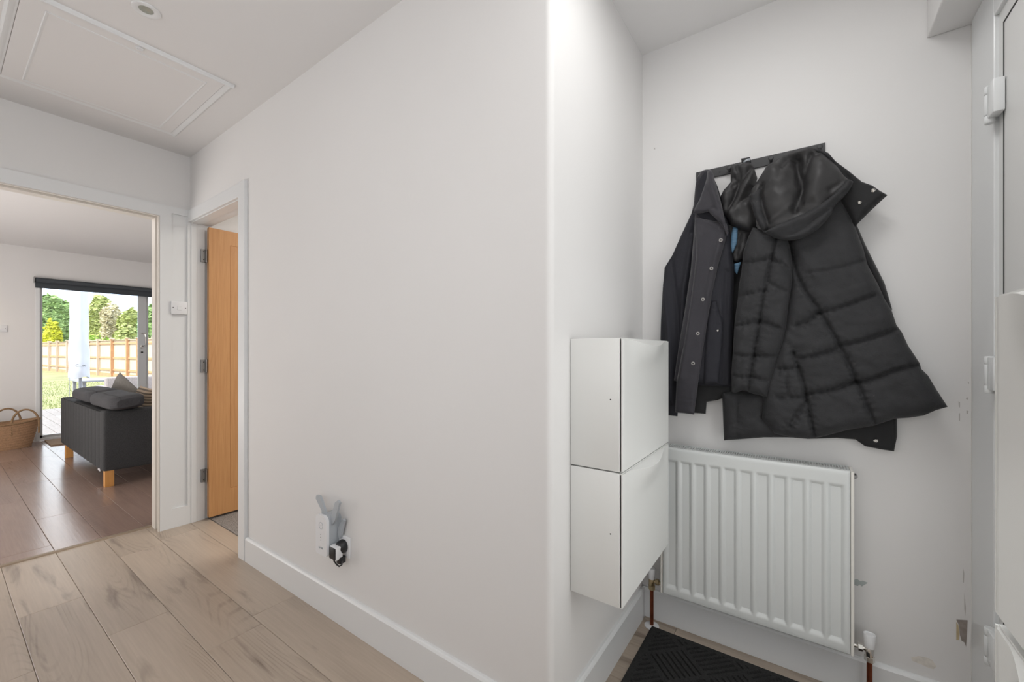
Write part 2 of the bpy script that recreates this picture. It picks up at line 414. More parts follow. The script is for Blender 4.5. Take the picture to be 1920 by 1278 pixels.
# ------------------------------------------------------------------ oak bedroom door, open
d1 = bpy.data.objects.new('door_1', None); C.objects.link(d1); d1.location = (-3.44, 1.13, .02); d1['kind'] = 'structure'
xd = -3.405; bm = NB()
box(bm, (xd-.035, 1.132, .02), (xd-.004, 1.892, 2.055), .0015)
gy0, gy1, gz0, gz1, g = 1.262, 1.762, .19, 1.955, .004
for lo, hi in (((1.132, .02), (gy0, 2.055)), ((gy1, .02), (1.892, 2.055)), ((gy0, .02), (gy1, gz0)), ((gy0, gz1), (gy1, 2.055))):
    box(bm, (xd-.006, lo[0], lo[1]), (xd, hi[0], hi[1]))
obj('door_leaf', bm, M_oak, d1)
obj('panel', bx((xd-.006, gy0+g, gz0+g), (xd-.0015, gy1-g, gz1-g), .001), M_oak, d1)
for z in (1.857, 1.082, .312):
    bm = NB(); box(bm, (-3.462, 1.098, z-.045), (-3.44, 1.131, z+.045), .0005); cyl(bm, (-3.432, 1.126, z-.046), (-3.432, 1.126, z+.046), .006, n=12)
    hg = obj('hinge', bm, M_steel, d1, label='dark steel hinge')
    for k in (-.028, .028): obj('screw', cyl(NB(), (-3.4405, 1.112, z+k), (-3.4385, 1.112, z+k), .004, n=10), M_dark, hg)

# ------------------------------------------------------------------ front door (right edge of the picture)
d2 = bpy.data.objects.new('door_2', None); C.objects.link(d2); d2.location = (.42, 1.25, 0); d2['kind'] = 'structure'
bm = NB()
box(bm, (.420, 1.672, 0), (.50, 1.851, 2.203), .003); box(bm, (.420, .80, 2.098), (.50, 1.672, 2.203), .003); box(bm, (.420, .80, 0), (.50, .855, 2.098), .003)
obj('door_frame', bm, M_upvc, d2)
bm = NB(); box(bm, (.430, 1.6235, 0), (.50, 1.672, 2.098)); box(bm, (.430, .855, 2.0495), (.50, 1.6235, 2.098)); obj('rebate', bm, M_leafw, d2)
obj('filler_strip', bx((.424, 1.851, 0), (.50, YR, 2.203)), M_wall, d2)
bm = NB(); box(bm, (.426, .86, .02), (.49, 1.622, 2.047), .002)
for z0, z1 in ((.18, .80), (1.00, 1.95)):
    for y0, y1 in ((.93, 1.12), (1.17, 1.36)):
        box(bm, (.423, y0, z0), (.428, y0+.012, z1), .001); box(bm, (.423, y1-.012, z0), (.428, y1, z1), .001)
        box(bm, (.423, y0, z0), (.428, y1, z0+.012), .001); box(bm, (.423, y0, z1-.012), (.428, y1, z1), .001)
obj('door_leaf', bm, M_leafw, d2)
bm = NB(); box(bm, (.4245, 1.620, .02), (.440, 1.6235, 2.050)); box(bm, (.4245, .86, 2.046), (.440, 1.6235, 2.0495)); obj('gasket', bm, M_gasket, d2)
for z in (1.853, 1.125, .392):
    bm = NB()
    for a, b in ((-.050, -.029), (-.0275, .0275), (.029, .050)): lathe(bm, [(.0095, a), (.011, a+.002), (.011, b-.002), (.0095, b)], (.409, 1.655, z))
    box(bm, (.402, 1.604, z-.040), (.424, 1.648, z+.048), .003)
    hg = obj('hinge', bm, M_upvc, d2, True)
    bm = NB(); box(bm, (.4015, 1.620, z-.030), (.4025, 1.624, z-.024)); box(bm, (.4015, 1.620, z+.024), (.4025, 1.624, z+.030))
# door handle on the far side of the leaf
bm = NB(); box(bm, (.412, .895, .93), (.427, .925, 1.16), .004); tube(bm, [(.414, .91, 1.07), (.385, .91, 1.07), (.378, .93, 1.07), (.378, 1.02, 1.068)], .008)
obj('door_handle', bm, M_chrome, d2, True)

# ------------------------------------------------------------------ loft hatch and downlight in the ceiling
ht = thing('loft_hatch', 'white panelled loft hatch with moulded frame in the hall ceiling', 'hatch', (-2.78, .54, H))
hx0, hx1, hy0, hy1 = -3.205, -2.345, .165, .890
def mould(bm, a, b, nrm, w=.032, t=.016, z=H):
    a = Vector(a); b = Vector(b); nrm = Vector(nrm)
    prof = [(0, 0), (w*.10, -t*.55), (w*.28, -t), (w*.55, -t*.8), (w*.8, -t*.45), (w, -t*.35), (w, 0)]
    prism(bm, [a+nrm*d+Vector((0, 0, z+q-a.z)) for d, q in prof], b-a)
bm = NB()
mould(bm, (hx1, hy0, H), (hx1, hy1, H), (-1, 0, 0)); obj('frame_moulding', bm, M_trim, ht)
bm = NB(); mould(bm, (hx0, hy0, H), (hx0, hy1, H), (1, 0, 0), t=.006); obj('frame_moulding', bm, M_trim, ht)
bm = NB(); mould(bm, (hx0, hy1, H), (hx1, hy1, H), (0, -1, 0), t=.007); obj('frame_moulding', bm, M_trim, ht)
bm = NB(); mould(bm, (hx0, hy0, H), (hx1, hy0, H), (0, 1, 0), t=.010); obj('frame_moulding', bm, M_trim, ht)
bm = NB(); box(bm, (hx0+.034, hy0+.034, H-.004), (hx1-.034, hy1-.034, H+.02))
ax0, ax1, ay0, ay1 = -3.150, -2.432, .262, .800
obj('hatch_panel', bm, M_ceil, ht)
bm = NB()
for a, b, nn in (((ax0, ay0, H), (ax0, ay1, H), (1, 0, 0)), ((ax1, ay0, H), (ax1, ay1, H), (-1, 0, 0)), ((ax0, ay1, H), (ax1, ay1, H), (0, -1, 0)), ((ax0, ay0, H), (ax1, ay0, H), (0, 1, 0))):
    mould(bm, a, b, nn, w=.010, t=.0028, z=H-.004)
obj('panel_beading', bm, M_trim, ht)
obj('latch', lathe(NB(), [(.014, 0), (.014, -.006), (.010, -.008), (.009, -.005), (.004, -.005)], (-2.394, .536, H-.003)), M_plast, ht, True)
dl = thing('ceiling_downlight', 'round white recessed downlight in the ceiling beside the loft hatch', 'light', (-2.112, .492, H))
c0 = (-2.112, .492, H)
obj('bezel', lathe(NB(), [(.045, 0), (.0445, -.004), (.040, -.006), (.030, -.004), (.0235, -.002), (.023, 0)], c0, n=36), M_trim, dl, True)
obj('lamp', lathe(NB(), [(.023, .001), (.022, -.001), (.014, .000), (.006, -.003), (.001, -.004)], c0, n=28), M_lamp, dl, True)

# ------------------------------------------------------------------ light switches
def switch(name, label, lo, hi, axis, n_rock):
    lo = Vector(lo); hi = Vector(hi); c = (lo+hi)/2
    t = thing(name, label, 'switch', (lo.x, c.y, c.z))
    obj('face_plate', bx(lo, hi, .0025), M_plast, t, True)
    x = hi.x
    for k in range(n_rock):
        cy = c.y+(k-(n_rock-1)/2)*.030
        o = obj('rocker', prism(NB(), [(x-.001, cy-.011, c.z-.016), (x-.001, cy-.011, c.z+.016), (x+.0015, cy-.011, c.z+.014), (x+.004, cy-.011, c.z-.014)], (0, .022, 0)), M_trim, t)
    for s in (-1, 1):
        obj('screw', cyl(NB(), (x-.001, c.y+s*(hi.y-lo.y)*.38, c.z), (x+.0008, c.y+s*(hi.y-lo.y)*.38, c.z), .0035, n=12), M_dark, t)
    return t
switch('light_switch', 'white light switch on the boxed pilaster between the two doorways', (xp-.012, .931, 1.436), (xp+.011, 1.020, 1.522), 0, 1)
switch('light_switch', 'white double light switch on the living room wall above the basket', (xg, .42, 1.425), (xg+.010, .567, 1.508), 0, 2)

# ------------------------------------------------------------------ socket, range extender, charger
sk = thing('wall_socket', 'white double wall socket low on the long wall, both outlets in use', 'socket', (-1.65, YM, .343))
obj('face_plate', bx((-1.733, YM-.010, .300), (-1.585, YM, .388), .003), M_plast, sk, True)
bm = NB()
for x in (-1.655, -1.645): pass
box(bm, (-1.655, YM-.013, .367), (-1.643, YM-.009, .382), .001); obj('rocker', bm, M_trim, sk)
obj('rocker', bx((-1.690, YM-.013, .367), (-1.678, YM-.009, .382), .001), M_trim, sk)
bm = NB()
for x in (-1.652, -1.644): box(bm, (x, YM-.0136, .376), (x+.003, YM-.0128, .380))
obj('indicator_mark', bm, M_dark, sk)
ex = thing('range_extender', 'white plug-in range extender with grey antennas in the left socket outlet', 'extender', (-1.70, YM, .39))
yf = .975
prof = [(-1.742, .318), (-1.742, .462), (-1.736, .474), (-1.720, .481), (-1.680, .481), (-1.664, .474), (-1.657, .462), (-1.657, .318), (-1.664, .310), (-1.735, .310)]
obj('front_cover', prism(NB(), [(x, yf, z) for x, z in prof], (0, .012, 0)), M_plast, ex, True)
obj('housing', prism(NB(), [(x*.97-1.70*.03, yf+.012, z*.97+.39*.03) for x, z in prof], (0, .058, 0)), M_grey, ex, True, label='grey side housing')
def ant(pts, y0): return prism(NB(), [(x, y0, z) for x, z in pts], (0, .010, 0))
obj('antenna', ant([(-1.724, .476), (-1.782, .53), (-1.776, .546), (-1.752, .548), (-1.738, .535), (-1.700, .478)], yf+.022), M_grey, ex, label='grey antenna folded out to the left')
obj('antenna', ant([(-1.664, .470), (-1.630, .545), (-1.612, .556), (-1.598, .548), (-1.632, .466), (-1.655, .440)], yf+.022), M_grey, ex, label='grey antenna folded out to the right')
obj('antenna', ant([(-1.652, .380), (-1.655, .42), (-1.620, .466), (-1.606, .462), (-1.616, .440), (-1.636, .378)], yf+.050), M_grey, ex, label='grey lower antenna')
obj('antenna', ant([(-1.746, .440), (-1.764, .458), (-1.766, .476), (-1.758, .482), (-1.742, .470)], yf+.040), M_grey, ex, label='grey lower antenna')
bm = NB(); q = (-1.700, yf, .436)
tube(bm, [(q[0]+.0142*math.cos(a/14*PI), yf-.0004, q[2]+.0142*math.sin(a/14*PI)) for a in range(29)], .0009, 6); lathe(bm, [(.0025, 0), (.0025, .0006), (.001, .0006)], q, (0, -1, 0), 12)
obj('button_ring', bm, M_grey, ex)
for z in (.398, .386, .374): obj('indicator_light', cyl(NB(), (-1.702, yf-.0008, z), (-1.702, yf+.001, z), .0018, n=10), M_dark, ex)
# small maker's mark: a loop and short letters tp-link
def text(parent, name, s, loc, size, m, rot=(PI/2, 0, 0), ext=.0004):
    cu = bpy.data.curves.new(name, 'FONT'); cu.body = s; cu.size = size; cu.extrude = ext; cu.align_x = 'CENTER'; cu.align_y = 'CENTER'
    tmp = bpy.data.objects.new(name, cu); C.objects.link(tmp)
    dg = bpy.context.evaluated_depsgraph_get(); me = bpy.data.meshes.new_from_object(tmp.evaluated_get(dg))
    C.objects.unlink(tmp); bpy.data.objects.remove(tmp)
    me.materials.append(m); o = bpy.data.objects.new(name, me); C.objects.link(o); o.parent = parent
    o.location = Vector(loc)-wpos(parent); o.rotation_euler = rot; return o
text(ex, 'printed_mark', 'tp-link', (-1.700, yf-.0006, .341), .013, M_grey)
cg = thing('phone_charger', 'small black and white plug charger in the right socket outlet', 'charger', (-1.625, YM, .33))
obj('plug_body', lathe(NB(), [(.027, 0), (.029, .004), (.027, .022), (.020, .030), (.014, .032)], (-1.622, YM-.010, .348), (0, -1, 0), 20), M_black, cg, True, label='black plug adaptor')
obj('charger_body', bx((-1.654, .985, .305), (-1.602, 1.018, .361), .006, 3), M_plast, cg, True)
obj('front_face', bx((-1.650, .9825, .309), (-1.606, .986, .357), .003, 2), M_black, cg, True, label='glossy black front face')
bm = NB(); box(bm, (-1.625, .998, .285), (-1.598, 1.03, .315), .006)
obj('cable_plug', bm, M_black, cg, True)
bm = NB(); tube(bm, [(-1.64, .995, .304), (-1.637, .998, .292), (-1.622, 1.0, .281), (-1.603, 1.0, .279), (-1.592, 1.005, .287), (-1.597, 1.01, .30)], .0032, 8)
obj('cable', bm, M_black, cg, True)

# ------------------------------------------------------------------ slim wall cabinets
def cabinet(label, x_wall, x_front, y_near, z0, nrm, hgt=.393, wid=.503):
    """nrm=+1 front faces +X"""
    t = thing('shoe_cabinet', label, 'cabinet', (x_wall, y_near, z0), 'slim wall-hung shoe cabinets')
    z1 = z0+hgt; y1 = y_near+wid; n = nrm; th = .004
    bm = NB()
    xa = x_front-n*.010
    X = lambda a, b: (min(a, b), max(a, b))
    a, b = X(x_wall+n*.001, xa)
    box(bm, (a, y_near, z0), (b, y_near+th, z1), .0012); box(bm, (a, y1-th, z0), (b, y1, z1), .0012)
    box(bm, (a, y_near+th, z0), (b, y1-th, z0+th)); a2, b2 = X(x_wall+n*.001, x_wall+n*.005); box(bm, (a2, y_near+th, z0+th), (b2, y1-th, z1))
    a3, b3 = X(x_wall+n*.001, x_front-n*.0038); box(bm, (a3, y_near+th, z1-th), (b3, y1-th, z1))
    obj('body', bm, M_cab, t, True)
    # tilting front with the scooped grip at the top
    bm = NB(); tz = .0035
    def f(u, v, off=0, lip=1):
        w = math.sin(PI*min(1, max(0, (u-.10)/.80)))**1.3
        k = sstep(.70, 1.05, v)
        edge = .004*(1-min(1, min(u, 1-u)/.02))**2
        x = x_front + n*(.027*w*k*lip - edge - off)
        z = z0+.003+v*(hgt-.006) - .018*w*sstep(.75, 1, v)*lip
        return Vector((x, y_near+.001+u*(wid-.002), z))
    nu, nv = 48, 30
    A = gridsurf(bm, lambda u, v: f(u, v), nu, nv); B = gridsurf(bm, lambda u, v: f(u, v, tz, 0), nu, nv)
    for i in range(nu):
        for j in (0, nv): bm.faces.new((A[i][j], A[i+1][j], B[i+1][j], B[i][j]))
    for j in range(nv):
        for i in (0, nu): bm.faces.new((A[i][j], A[i][j+1], B[i][j+1], B[i][j]))
    fr = obj('tilting_front', bm, M_cab, t, True)
    bm = NB(); a, b = X(xa, x_front-n*.001)
    box(bm, (a, y_near+.001, z0+.001), (b, y_near+.005, z1-.002)); box(bm, (a, y1-.005, z0+.001), (b, y1-.001, z1-.002)); box(bm, (a, y_near+.004, z0+.001), (b, y1-.004, z0+.004))
    obj('front_return', bm, M_cab, t)
    xm = x_front-n*.036
    for zz in (z0+hgt*.537,):
        obj('screw_hole', cyl(NB(), (xm, y_near-.0006, zz), (xm, y_near+.001, zz), .0022, n=10), M_dark, t)
    return t
cabinet('slim white shoe cabinet on the alcove wall, upper of the pair left of the coats', XJ, -.431, 1.163, .8345, 1)
cabinet('slim white shoe cabinet on the alcove wall, lower of the pair beside the radiator', XJ, -.431, 1.163, .4375, 1)
cabinet('slim white shoe cabinet at the right edge beside the front door, upper one', .37, .197, .282, .858, -1, .402, .503)
cabinet('slim white shoe cabinet at the right edge beside the front door, lower one', .37, .197, .282, .448, -1, .397, .503)

# ------------------------------------------------------------------ radiator
rd = thing('radiator', 'white fluted panel radiator under the hanging coats', 'radiator', (-.177, YR, .177))
rx0, rx1, rz0, rz1, ry = -.481, .125, .180, .790, 1.762
chan = [-.4445+.0532*k for k in range(11)]
def rad(x, z):
    d = 0
    for cx in chan:
        a = abs(x-cx)
        if a < .024:
            k = sstep(.0245, .009, a); kz = sstep(.0, .024, z-.208)*sstep(.0, .018, .744-z)
            d = max(d, min(k, kz)*.010)
    e = min(x-rx0, rx1-x, z-rz0, rz1-z)
    d += .006*(1-min(1, e/.006))**2
    return d
bm = NB(); xs = [rx0+(rx1-rx0)*i/190 for i in range(191)]
zs = sorted(set([rz0+.002*i for i in range(4)]+[.2+.004*i for i in range(12)]+[.26+.04*i for i in range(12)]+[.715+.004*i for i in range(10)]+[.76, .775, rz1-.006, rz1-.003, rz1]))
V = [[bm.verts.new((x, ry+rad(x, z), z)) for z in zs] for x in xs]
for i in range(len(xs)-1):
    for j in range(len(zs)-1): bm.faces.new((V[i][j], V[i+1][j], V[i+1][j+1], V[i][j+1]))
obj('front_panel', bm, M_rad, rd, True, auto=False)
obj('water_panel', bx((rx0+.004, ry+.008, rz0+.001), (rx1-.004, ry+.018, rz1-.001)), M_rad, rd)
obj('rear_panel', bx((rx0+.01, 1.835, rz0+.005), (rx1-.01, 1.846, rz1-.008), .003), M_rad, rd)
for xa, xb in ((rx0-.010, rx0-.001), (rx1+.001, rx1+.010)):
    obj('side_cover', bx((xa, ry+.004, rz0-.002), (xb, 1.848, rz1-.002), .002), M_radside, rd)
gr = thing  # top grille: slats across, two long rails
bm = NB(); box(bm, (rx0, ry+.018, rz1-.006), (rx1, ry+.022, rz1-.001)); box(bm, (rx0, 1.846, rz1-.006), (rx1, 1.850, rz1-.001)); box(bm, (rx0, 1.802, rz1-.006), (rx1, 1.806, rz1-.002))
g = obj('top_grille', bm, M_rad, rd)
slat = None
for k in range(76):
    x = rx0+.008*k
    if slat is None:
        slat = obj('slat', bx((x, ry+.020, rz1-.007), (x+.0028, 1.848, rz1-.002)), M_rad, g); s0 = x
    else:
        o = slat.copy(); C.objects.link(o); o.parent = g; o.location = (x-s0, 0, 0)
obj('convector_fins', bx((rx0+.01, ry+.02, rz0+.02), (rx1-.01, 1.834, rz1-.03)), M_grey, rd)
bm = NB(); cyl(bm, (rx1+.008, 1.80, .768), (rx1+.018, 1.80, .768), .009, n=6); cyl(bm, (rx1+.016, 1.80, .768), (rx1+.021, 1.80, .768), .004, n=12)
obj('bleed_valve', bm, M_steel, rd, True)
def valve(x, side, label, m_nut, tip):
    """lockshield valve with copper pipe; side = +1 when it stands right of the radiator"""
    t = thing('radiator_valve', label, 'valve', (x, 1.805, 0)); y = 1.805
    obj('pipe', cyl(NB(), (x, y, .0), (x, y, .175), .0078, n=16), M_copper, t, True, label='dark copper pipe')
    bm = NB(); lathe(bm, [(.011, .158), (.0145, .160), (.0145, .176), (.011, .178), (.0105, .205), (.012, .207)], (x, y, 0), n=6)
    lathe(bm, [(.010, .17), (.0125, .176), (.0125, .20), (.010, .206)], (x, y, 0), n=20)
    xe = rx1+.008 if side > 0 else rx0-.008
    lathe(bm, [(.007, 0), (.007, abs(x-xe))], (x, y, .197), (-side, 0, 0), 16)
    lathe(bm, [(.010, 0), (.0125, .002), (.0125, .013), (.010, .015)], (x-side*.016, y, .197), (-side, 0, 0), 6)
    obj('valve_body', bm, m_nut, t, True)
    obj('cap', lathe(NB(), [(.013, .205), (.0135, .207), (.0165, .248), (.0155, .250), (.0125, .2495), (.0115, .247), (.004, .247), (.002, .248)], (x, y, 0), n=28), M_plast, t, True, label='white plastic cap')
    return t
valve(.177, 1, 'chrome radiator valve with white cap on the copper pipe right of the radiator', M_chrome, 0)
tv = valve(-.538, -1, 'brass radiator valve with white cap on the copper pipe left of the radiator', M_brass, 0)
obj('pipe_collar', lathe(NB(), [(.030, 0), (.030, .003), (.022, .006), (.009, .007)], (-.538, 1.805, 0), n=28), M_plast, tv, True, label='white plastic floor collar')

# ------------------------------------------------------------------ door mat
mx0, my1, mw, ml = -.538, 1.800, .74, .46
def matf(x, y):
    u, v = x-mx0, my1-y
    e = min(u, v, mw-u, ml-v)
    h = .009*min(1, e/.008)**.5 if e > 0 else 0
    if e > .032:
        a = (u+v)*.7071; b = (u-v)*.7071+10
        s = .150; i, j = math.floor(a/s), math.floor(b/s); fa, fb = a-i*s, b-j*s
        if (i+j) % 2: fa, fb = fb, fa
        if .012 < fb < s-.012:
            q = fa % .0214
            if abs(q-.0107) < .0030: h -= .0065
    return h
bm = NB(); nx, ny = int(mw/.0032), int(ml/.0032)
V = [[bm.verts.new((mx0+mw*i/nx, my1-ml*j/ny, .0005+matf(mx0+mw*i/nx, my1-ml*j/ny))) for j in range(ny+1)] for i in range(nx+1)]
for i in range(nx):
    for j in range(ny): bm.faces.new((V[i][j], V[i][j+1], V[i+1][j+1], V[i+1][j]))
dm = obj('doormat', bm, M_mat, None, False)
tag(dm, 'black doormat with ribbed diagonal pattern below the radiator', 'doormat')

# ------------------------------------------------------------------ wear and marks on the radiator wall and door post
wr_ = bpy.data.objects['wall_radiator']
def patch(name, pts, m, Y=YR, t=.0012):
    p = [PY(x, y, Y) for x, y in pts]
    return obj(name, prism(NB(), [(v.x, Y-t, v.z) for v in p], (0, t+.001, 0)), m, wr_)
patch('paint_chip', [(1793, 1161), (1814, 1162), (1813, 1180), (1812, 1196), (1811, 1211), (1808, 1203), (1803, 1201), (1800, 1190), (1798, 1172)], M_chip)
patch('filler_streak', [(1793, 1165), (1797, 1172), (1799, 1188), (1798, 1199), (1793, 1199)], M_chipy)
patch('paint_patch', [(1600, 1087), (1607, 1085), (1613, 1089), (1618, 1088), (1627, 1092), (1620, 1096), (1616, 1099), (1612, 1095), (1608, 1098), (1600, 1095)], M_bluep)
patch('damp_stain', [(1708, 1232), (1722, 1229), (1735, 1231), (1748, 1237), (1756, 1249), (1750, 1254), (1738, 1250), (1722, 1243), (1710, 1238)], M_stain, t=.0004)
for q in ([(1806, 1065), (1808, 1075), (1807, 1092), (1805, 1091), (1806, 1076)], [(1808, 1110), (1811, 1140), (1810, 1155), (1808, 1140)], [(1812, 745), (1816, 745), (1815, 749), (1811, 748)], [(1797, 752), (1800, 754), (1800, 764), (1798, 762)],
          [(1812, 769), (1816, 770), (1815, 776), (1812, 775)], [(1226, 277), (1228.5, 277), (1228.5, 280), (1226, 280)], [(1814, 717), (1817, 716), (1817, 720)], [(1798, 775), (1800, 774), (1800, 789), (1798, 788)]):
    patch('scuff_mark', q, M_scuff, t=.0004)

# ------------------------------------------------------------------ coat rail
rk = thing('coat_rail', 'matt black metal coat rail with pegs on the alcove wall', 'coat rail', (-.12, YR, 1.92))
obj('rail', bx((-.372, YR-.008, 1.904), (.062, YR, 1.940), .0012), M_rack, rk)
for px in (1325, 1368, 1446, 1537):
    x = PY(px, 300, YR-.008).x
    bm = NB(); lathe(bm, [(.0055, 0), (.0055, .020), (.0085, .022), (.0085, .028), (.006, .029)], (x, YR-.006, 1.917), (0, -1, .12), 16)
    obj('peg', bm, M_rack, rk, True)
for px in (1349, 1466):
    x = PY(px, 300, YR-.008).x
    obj('screw', cyl(NB(), (x, YR-.0095, 1.920), (x, YR-.007, 1.920), .0035, n=12), M_dark, rk)

# ------------------------------------------------------------------ cloth relief builder
def seg_dist(P, poly, closed=False):
    poly = np.asarray(poly, float); A = poly; B = np.roll(poly, -1, 0)
    if not closed: A = A[:-1]; B = B[:-1]
    d = np.full(len(P), 1e9)
    for a, b in zip(A, B):
        ab = b-a; L = ab@ab+1e-12
        t = np.clip(((P-a)@ab)/L, 0, 1)
        d = np.minimum(d, np.hypot(*(P-(a+t[:, None]*ab)).T))
    return d
def inside(P, poly):
    c = np.zeros(len(P), bool); n = len(poly)
    for i in range(n):
        (x0, y0), (x1, y1) = poly[i], poly[i-1]
        m = ((y0 > P[:, 1]) != (y1 > P[:, 1]))
        with np.errstate(divide='ignore', invalid='ignore'):
            c ^= m & (P[:, 0] < (x1-x0)*(P[:, 1]-y0)/(y1-y0+1e-12)+x0)
    return c
def smooth_poly(pts, it=1):
    for _ in range(it):
        q = []
        for i in range(len(pts)):
            a = pts[i]; b = pts[(i+1) % len(pts)]
            q += [(a[0]*.78+b[0]*.22, a[1]*.78+b[1]*.22), (a[0]*.22+b[0]*.78, a[1]*.22+b[1]*.78)]
        pts = q
    return pts
def cloth(name, m, parent, px, Y, thick, rim=.03, seams=(), folds=(), wr=.003, wst=(1, 1), step=.006, smooth=0, edge=.004, seed=0, tilt=0, label=None, power=.5, wsc=14, puck=0, sd=1.0):
    """px: outline in photo coordinates laid on the plane Y; the cloth bulges off it towards the room.
    seams: (polyline, depth, width) pull the cloth in; folds: (polyline, height, width) push it out"""
    W2 = lambda q: [(v.x, v.z) for v in (PY(x, y, Y) for x, y in q)]
    out = W2(px)
    if smooth: out = smooth_poly(out, smooth)
    # resample outline
    o2 = []
    for i in range(len(out)):
        a = Vector(out[i]); b = Vector(out[(i+1) % len(out)]); k = max(1, int((b-a).length/step))
        for j in range(k): o2.append(tuple(a.lerp(b, j/k)))
    o2 = np.array(o2); lo = o2.min(0); hi = o2.max(0)
    rnd = np.random.RandomState(seed+5)
    gx, gz = np.meshgrid(np.arange(lo[0], hi[0], step), np.arange(lo[1], hi[1], step))
    P = np.stack([gx.ravel(), gz.ravel()], 1); P[:, 0] += (np.round((P[:, 1]-lo[1])/step) % 2)*step*.5
    P = P[inside(P, o2)]; P = P[seg_dist(P, o2, True) > step*.55]
    A = np.vstack([o2, P]); nb = len(o2)
    r = geometry.delaunay_2d_cdt([Vector(p) for p in A], [(i, (i+1) % nb) for i in range(nb)], [], 1, 1e-6)
    vs = np.array([(v.x, v.y) for v in r[0]]); faces = r[2]
    d = seg_dist(vs, o2, True)
    h = thick*(1-(1-np.clip(d/rim, 0, 1))**2)**power
    inn = np.clip(d/(rim*.6), 0, 1)
    for poly, dep, wd in seams:
        W_ = W2(poly); ds = seg_dist(vs, W_); dep *= sd; h -= dep*np.exp(-(ds/wd)**2)*np.clip(d/.012, .25, 1) + dep*.40*np.exp(-(ds/(wd*3.2))**2)*inn
        if puck:
            e = np.array(W_[-1])-np.array(W_[0]); e /= np.hypot(*e)+1e-9; sa = vs@e
            ph = np.array([noise.noise(Vector((float(v[0])*30, float(v[1])*30, seed)))*5 for v in vs])
            h += puck*np.sin(sa*2*PI/.021+ph)*np.exp(-(ds/.017)**2)*inn
    for poly, amp, wd in folds:
        ds = seg_dist(vs, W2(poly)); h += amp*np.exp(-(ds/wd)**2)*np.clip(d/.012, .15, 1)
    for i, (x, z) in enumerate(vs):
        n1 = noise.noise(Vector((x*wsc*wst[0]+seed, z*wsc*wst[1], seed*1.7))); n2 = noise.noise(Vector((x*wsc*2.6*wst[0], z*wsc*2.6*wst[1]+seed, 3.1)))
        h[i] += wr*(n1*1.3+n2*.6)*inn[i]
    h = np.maximum(h, 0)+edge
    if tilt: h += tilt*(hi[1]-vs[:, 1])
    bm = NB(); F = [bm.verts.new((x, Y-hh, z)) for (x, z), hh in zip(vs, h)]
    Bk = [bm.verts.new((x, Y-(tilt*(hi[1]-z) if tilt else 0), z)) for (x, z) in vs]
    cnt = {}
    for f in faces:
        bm.faces.new([F[i] for i in f]); bm.faces.new([Bk[i] for i in reversed(f)])
        for a, b in zip(f, f[1:]+f[:1]): cnt[(min(a, b), max(a, b))] = cnt.get((min(a, b), max(a, b)), 0)+1
    for (a, b), k in cnt.items():
        if k == 1:
            try: bm.faces.new((F[a], F[b], Bk[b], Bk[a]))
            except ValueError: pass
    return obj(name, bm, m, parent, True, label, auto=False)
K3 = lambda pts: [(x/2.0617+1200, y/2.0613+240) for x, y in pts]     # photo crops the outlines were read from
K4 = lambda pts: [(x/4.26+1220, y/4.26+260) for x, y in pts]
K5 = lambda pts: [(x/4.259+1380, y/4.259+260) for x, y in pts]
K7 = lambda pts: [(x/3.994+1460, y/3.994+540) for x, y in pts]
K6 = lambda pts: [(x/3.993+1230, y/3.993+540) for x, y in pts]
def snap(name, px, py, Y, parent, m=M_chrome, r=.0058):
    v = PY(px, py, Y)
    bm = NB(); lathe(bm, [(r, 0), (r, .0018), (r*.75, .003), (r*.5, .0022), (r*.35, .0012), (r*.2, .0026), (.0003, .003)], (v.x, Y, v.z), (0, -1, 0), 18)
    o = obj(name, bm, m, parent, True); return o
def surf_y(o, x, z):
    """front surface depth of a garment part (world) at x, z"""
    org = wpos(o); best = None; bd = 1e9
    for v in o.data.vertices:
        dd = (v.co.x+org.x-x)**2+(v.co.z+org.z-z)**2
        if dd < 6e-5 and (best is None or v.co.y+org.y < best): best = v.co.y+org.y
        if dd < bd: bd = dd; near = v.co.y+org.y
    return best if best is not None else near
def on(o, px, py, Yg):
    Yc = Yg
    for _ in range(3):
        v = PY(px, py, Yc); Yc = surf_y(o, v.x, v.z)
    return Yc

# ---- middle jacket (hangs behind the other two)
jk = thing('quilted_jacket', 'black jacket with light blue lining hanging from its loop, middle of the rail', 'jacket', (-.19, YR-.01, 1.92))
cloth('jacket_body', M_blackcl, jk, K3([(300, 330), (440, 360), (470, 420), (420, 600), (400, 800), (370, 1020), (352, 1032), (300, 1050), (255, 1058), (238, 1040), (240, 900), (250, 700), (290, 500)]), 1.868, .006, .02, wr=.002, seed=2)
cloth('neck_lining', M_nylonlin, jk, K4([(650, 210), (690, 205), (808, 198), (830, 245), (852, 315), (835, 390), (800, 440), (820, 500), (838, 600), (845, 690), (800, 750), (700, 718), (640, 690), (612, 640), (580, 600), (556, 470), (580, 420), (640, 350), (640, 290), (640, 240)]),
      1.812, .032, .03, seams=[(K4([(690, 215), (720, 330), (680, 470), (630, 560)]), .016, .006), (K4([(810, 240), (740, 350), (680, 440)]), .012, .004), (K4([(640, 300), (700, 360), (660, 400)]), .010, .004), (K4([(620, 690), (680, 560), (780, 480)]), .010, .006)],
      folds=[(K4([(830, 300), (700, 520), (640, 640)]), .014, .012), (K4([(740, 230), (700, 300)]), .010, .008)], wr=.007, seed=3, wsc=24)
cloth('inner_lining', M_nylonlin, jk, K4([(612, 690), (640, 688), (700, 712), (800, 748), (790, 860), (740, 950), (690, 985), (662, 975), (645, 900), (635, 800)]), 1.832, .016, .02,
      seams=[(K4([(720, 740), (700, 850), (690, 980)]), .006, .004), (K4([(790, 760), (760, 850)]), .006, .004)], wr=.006, seed=4, wsc=34)
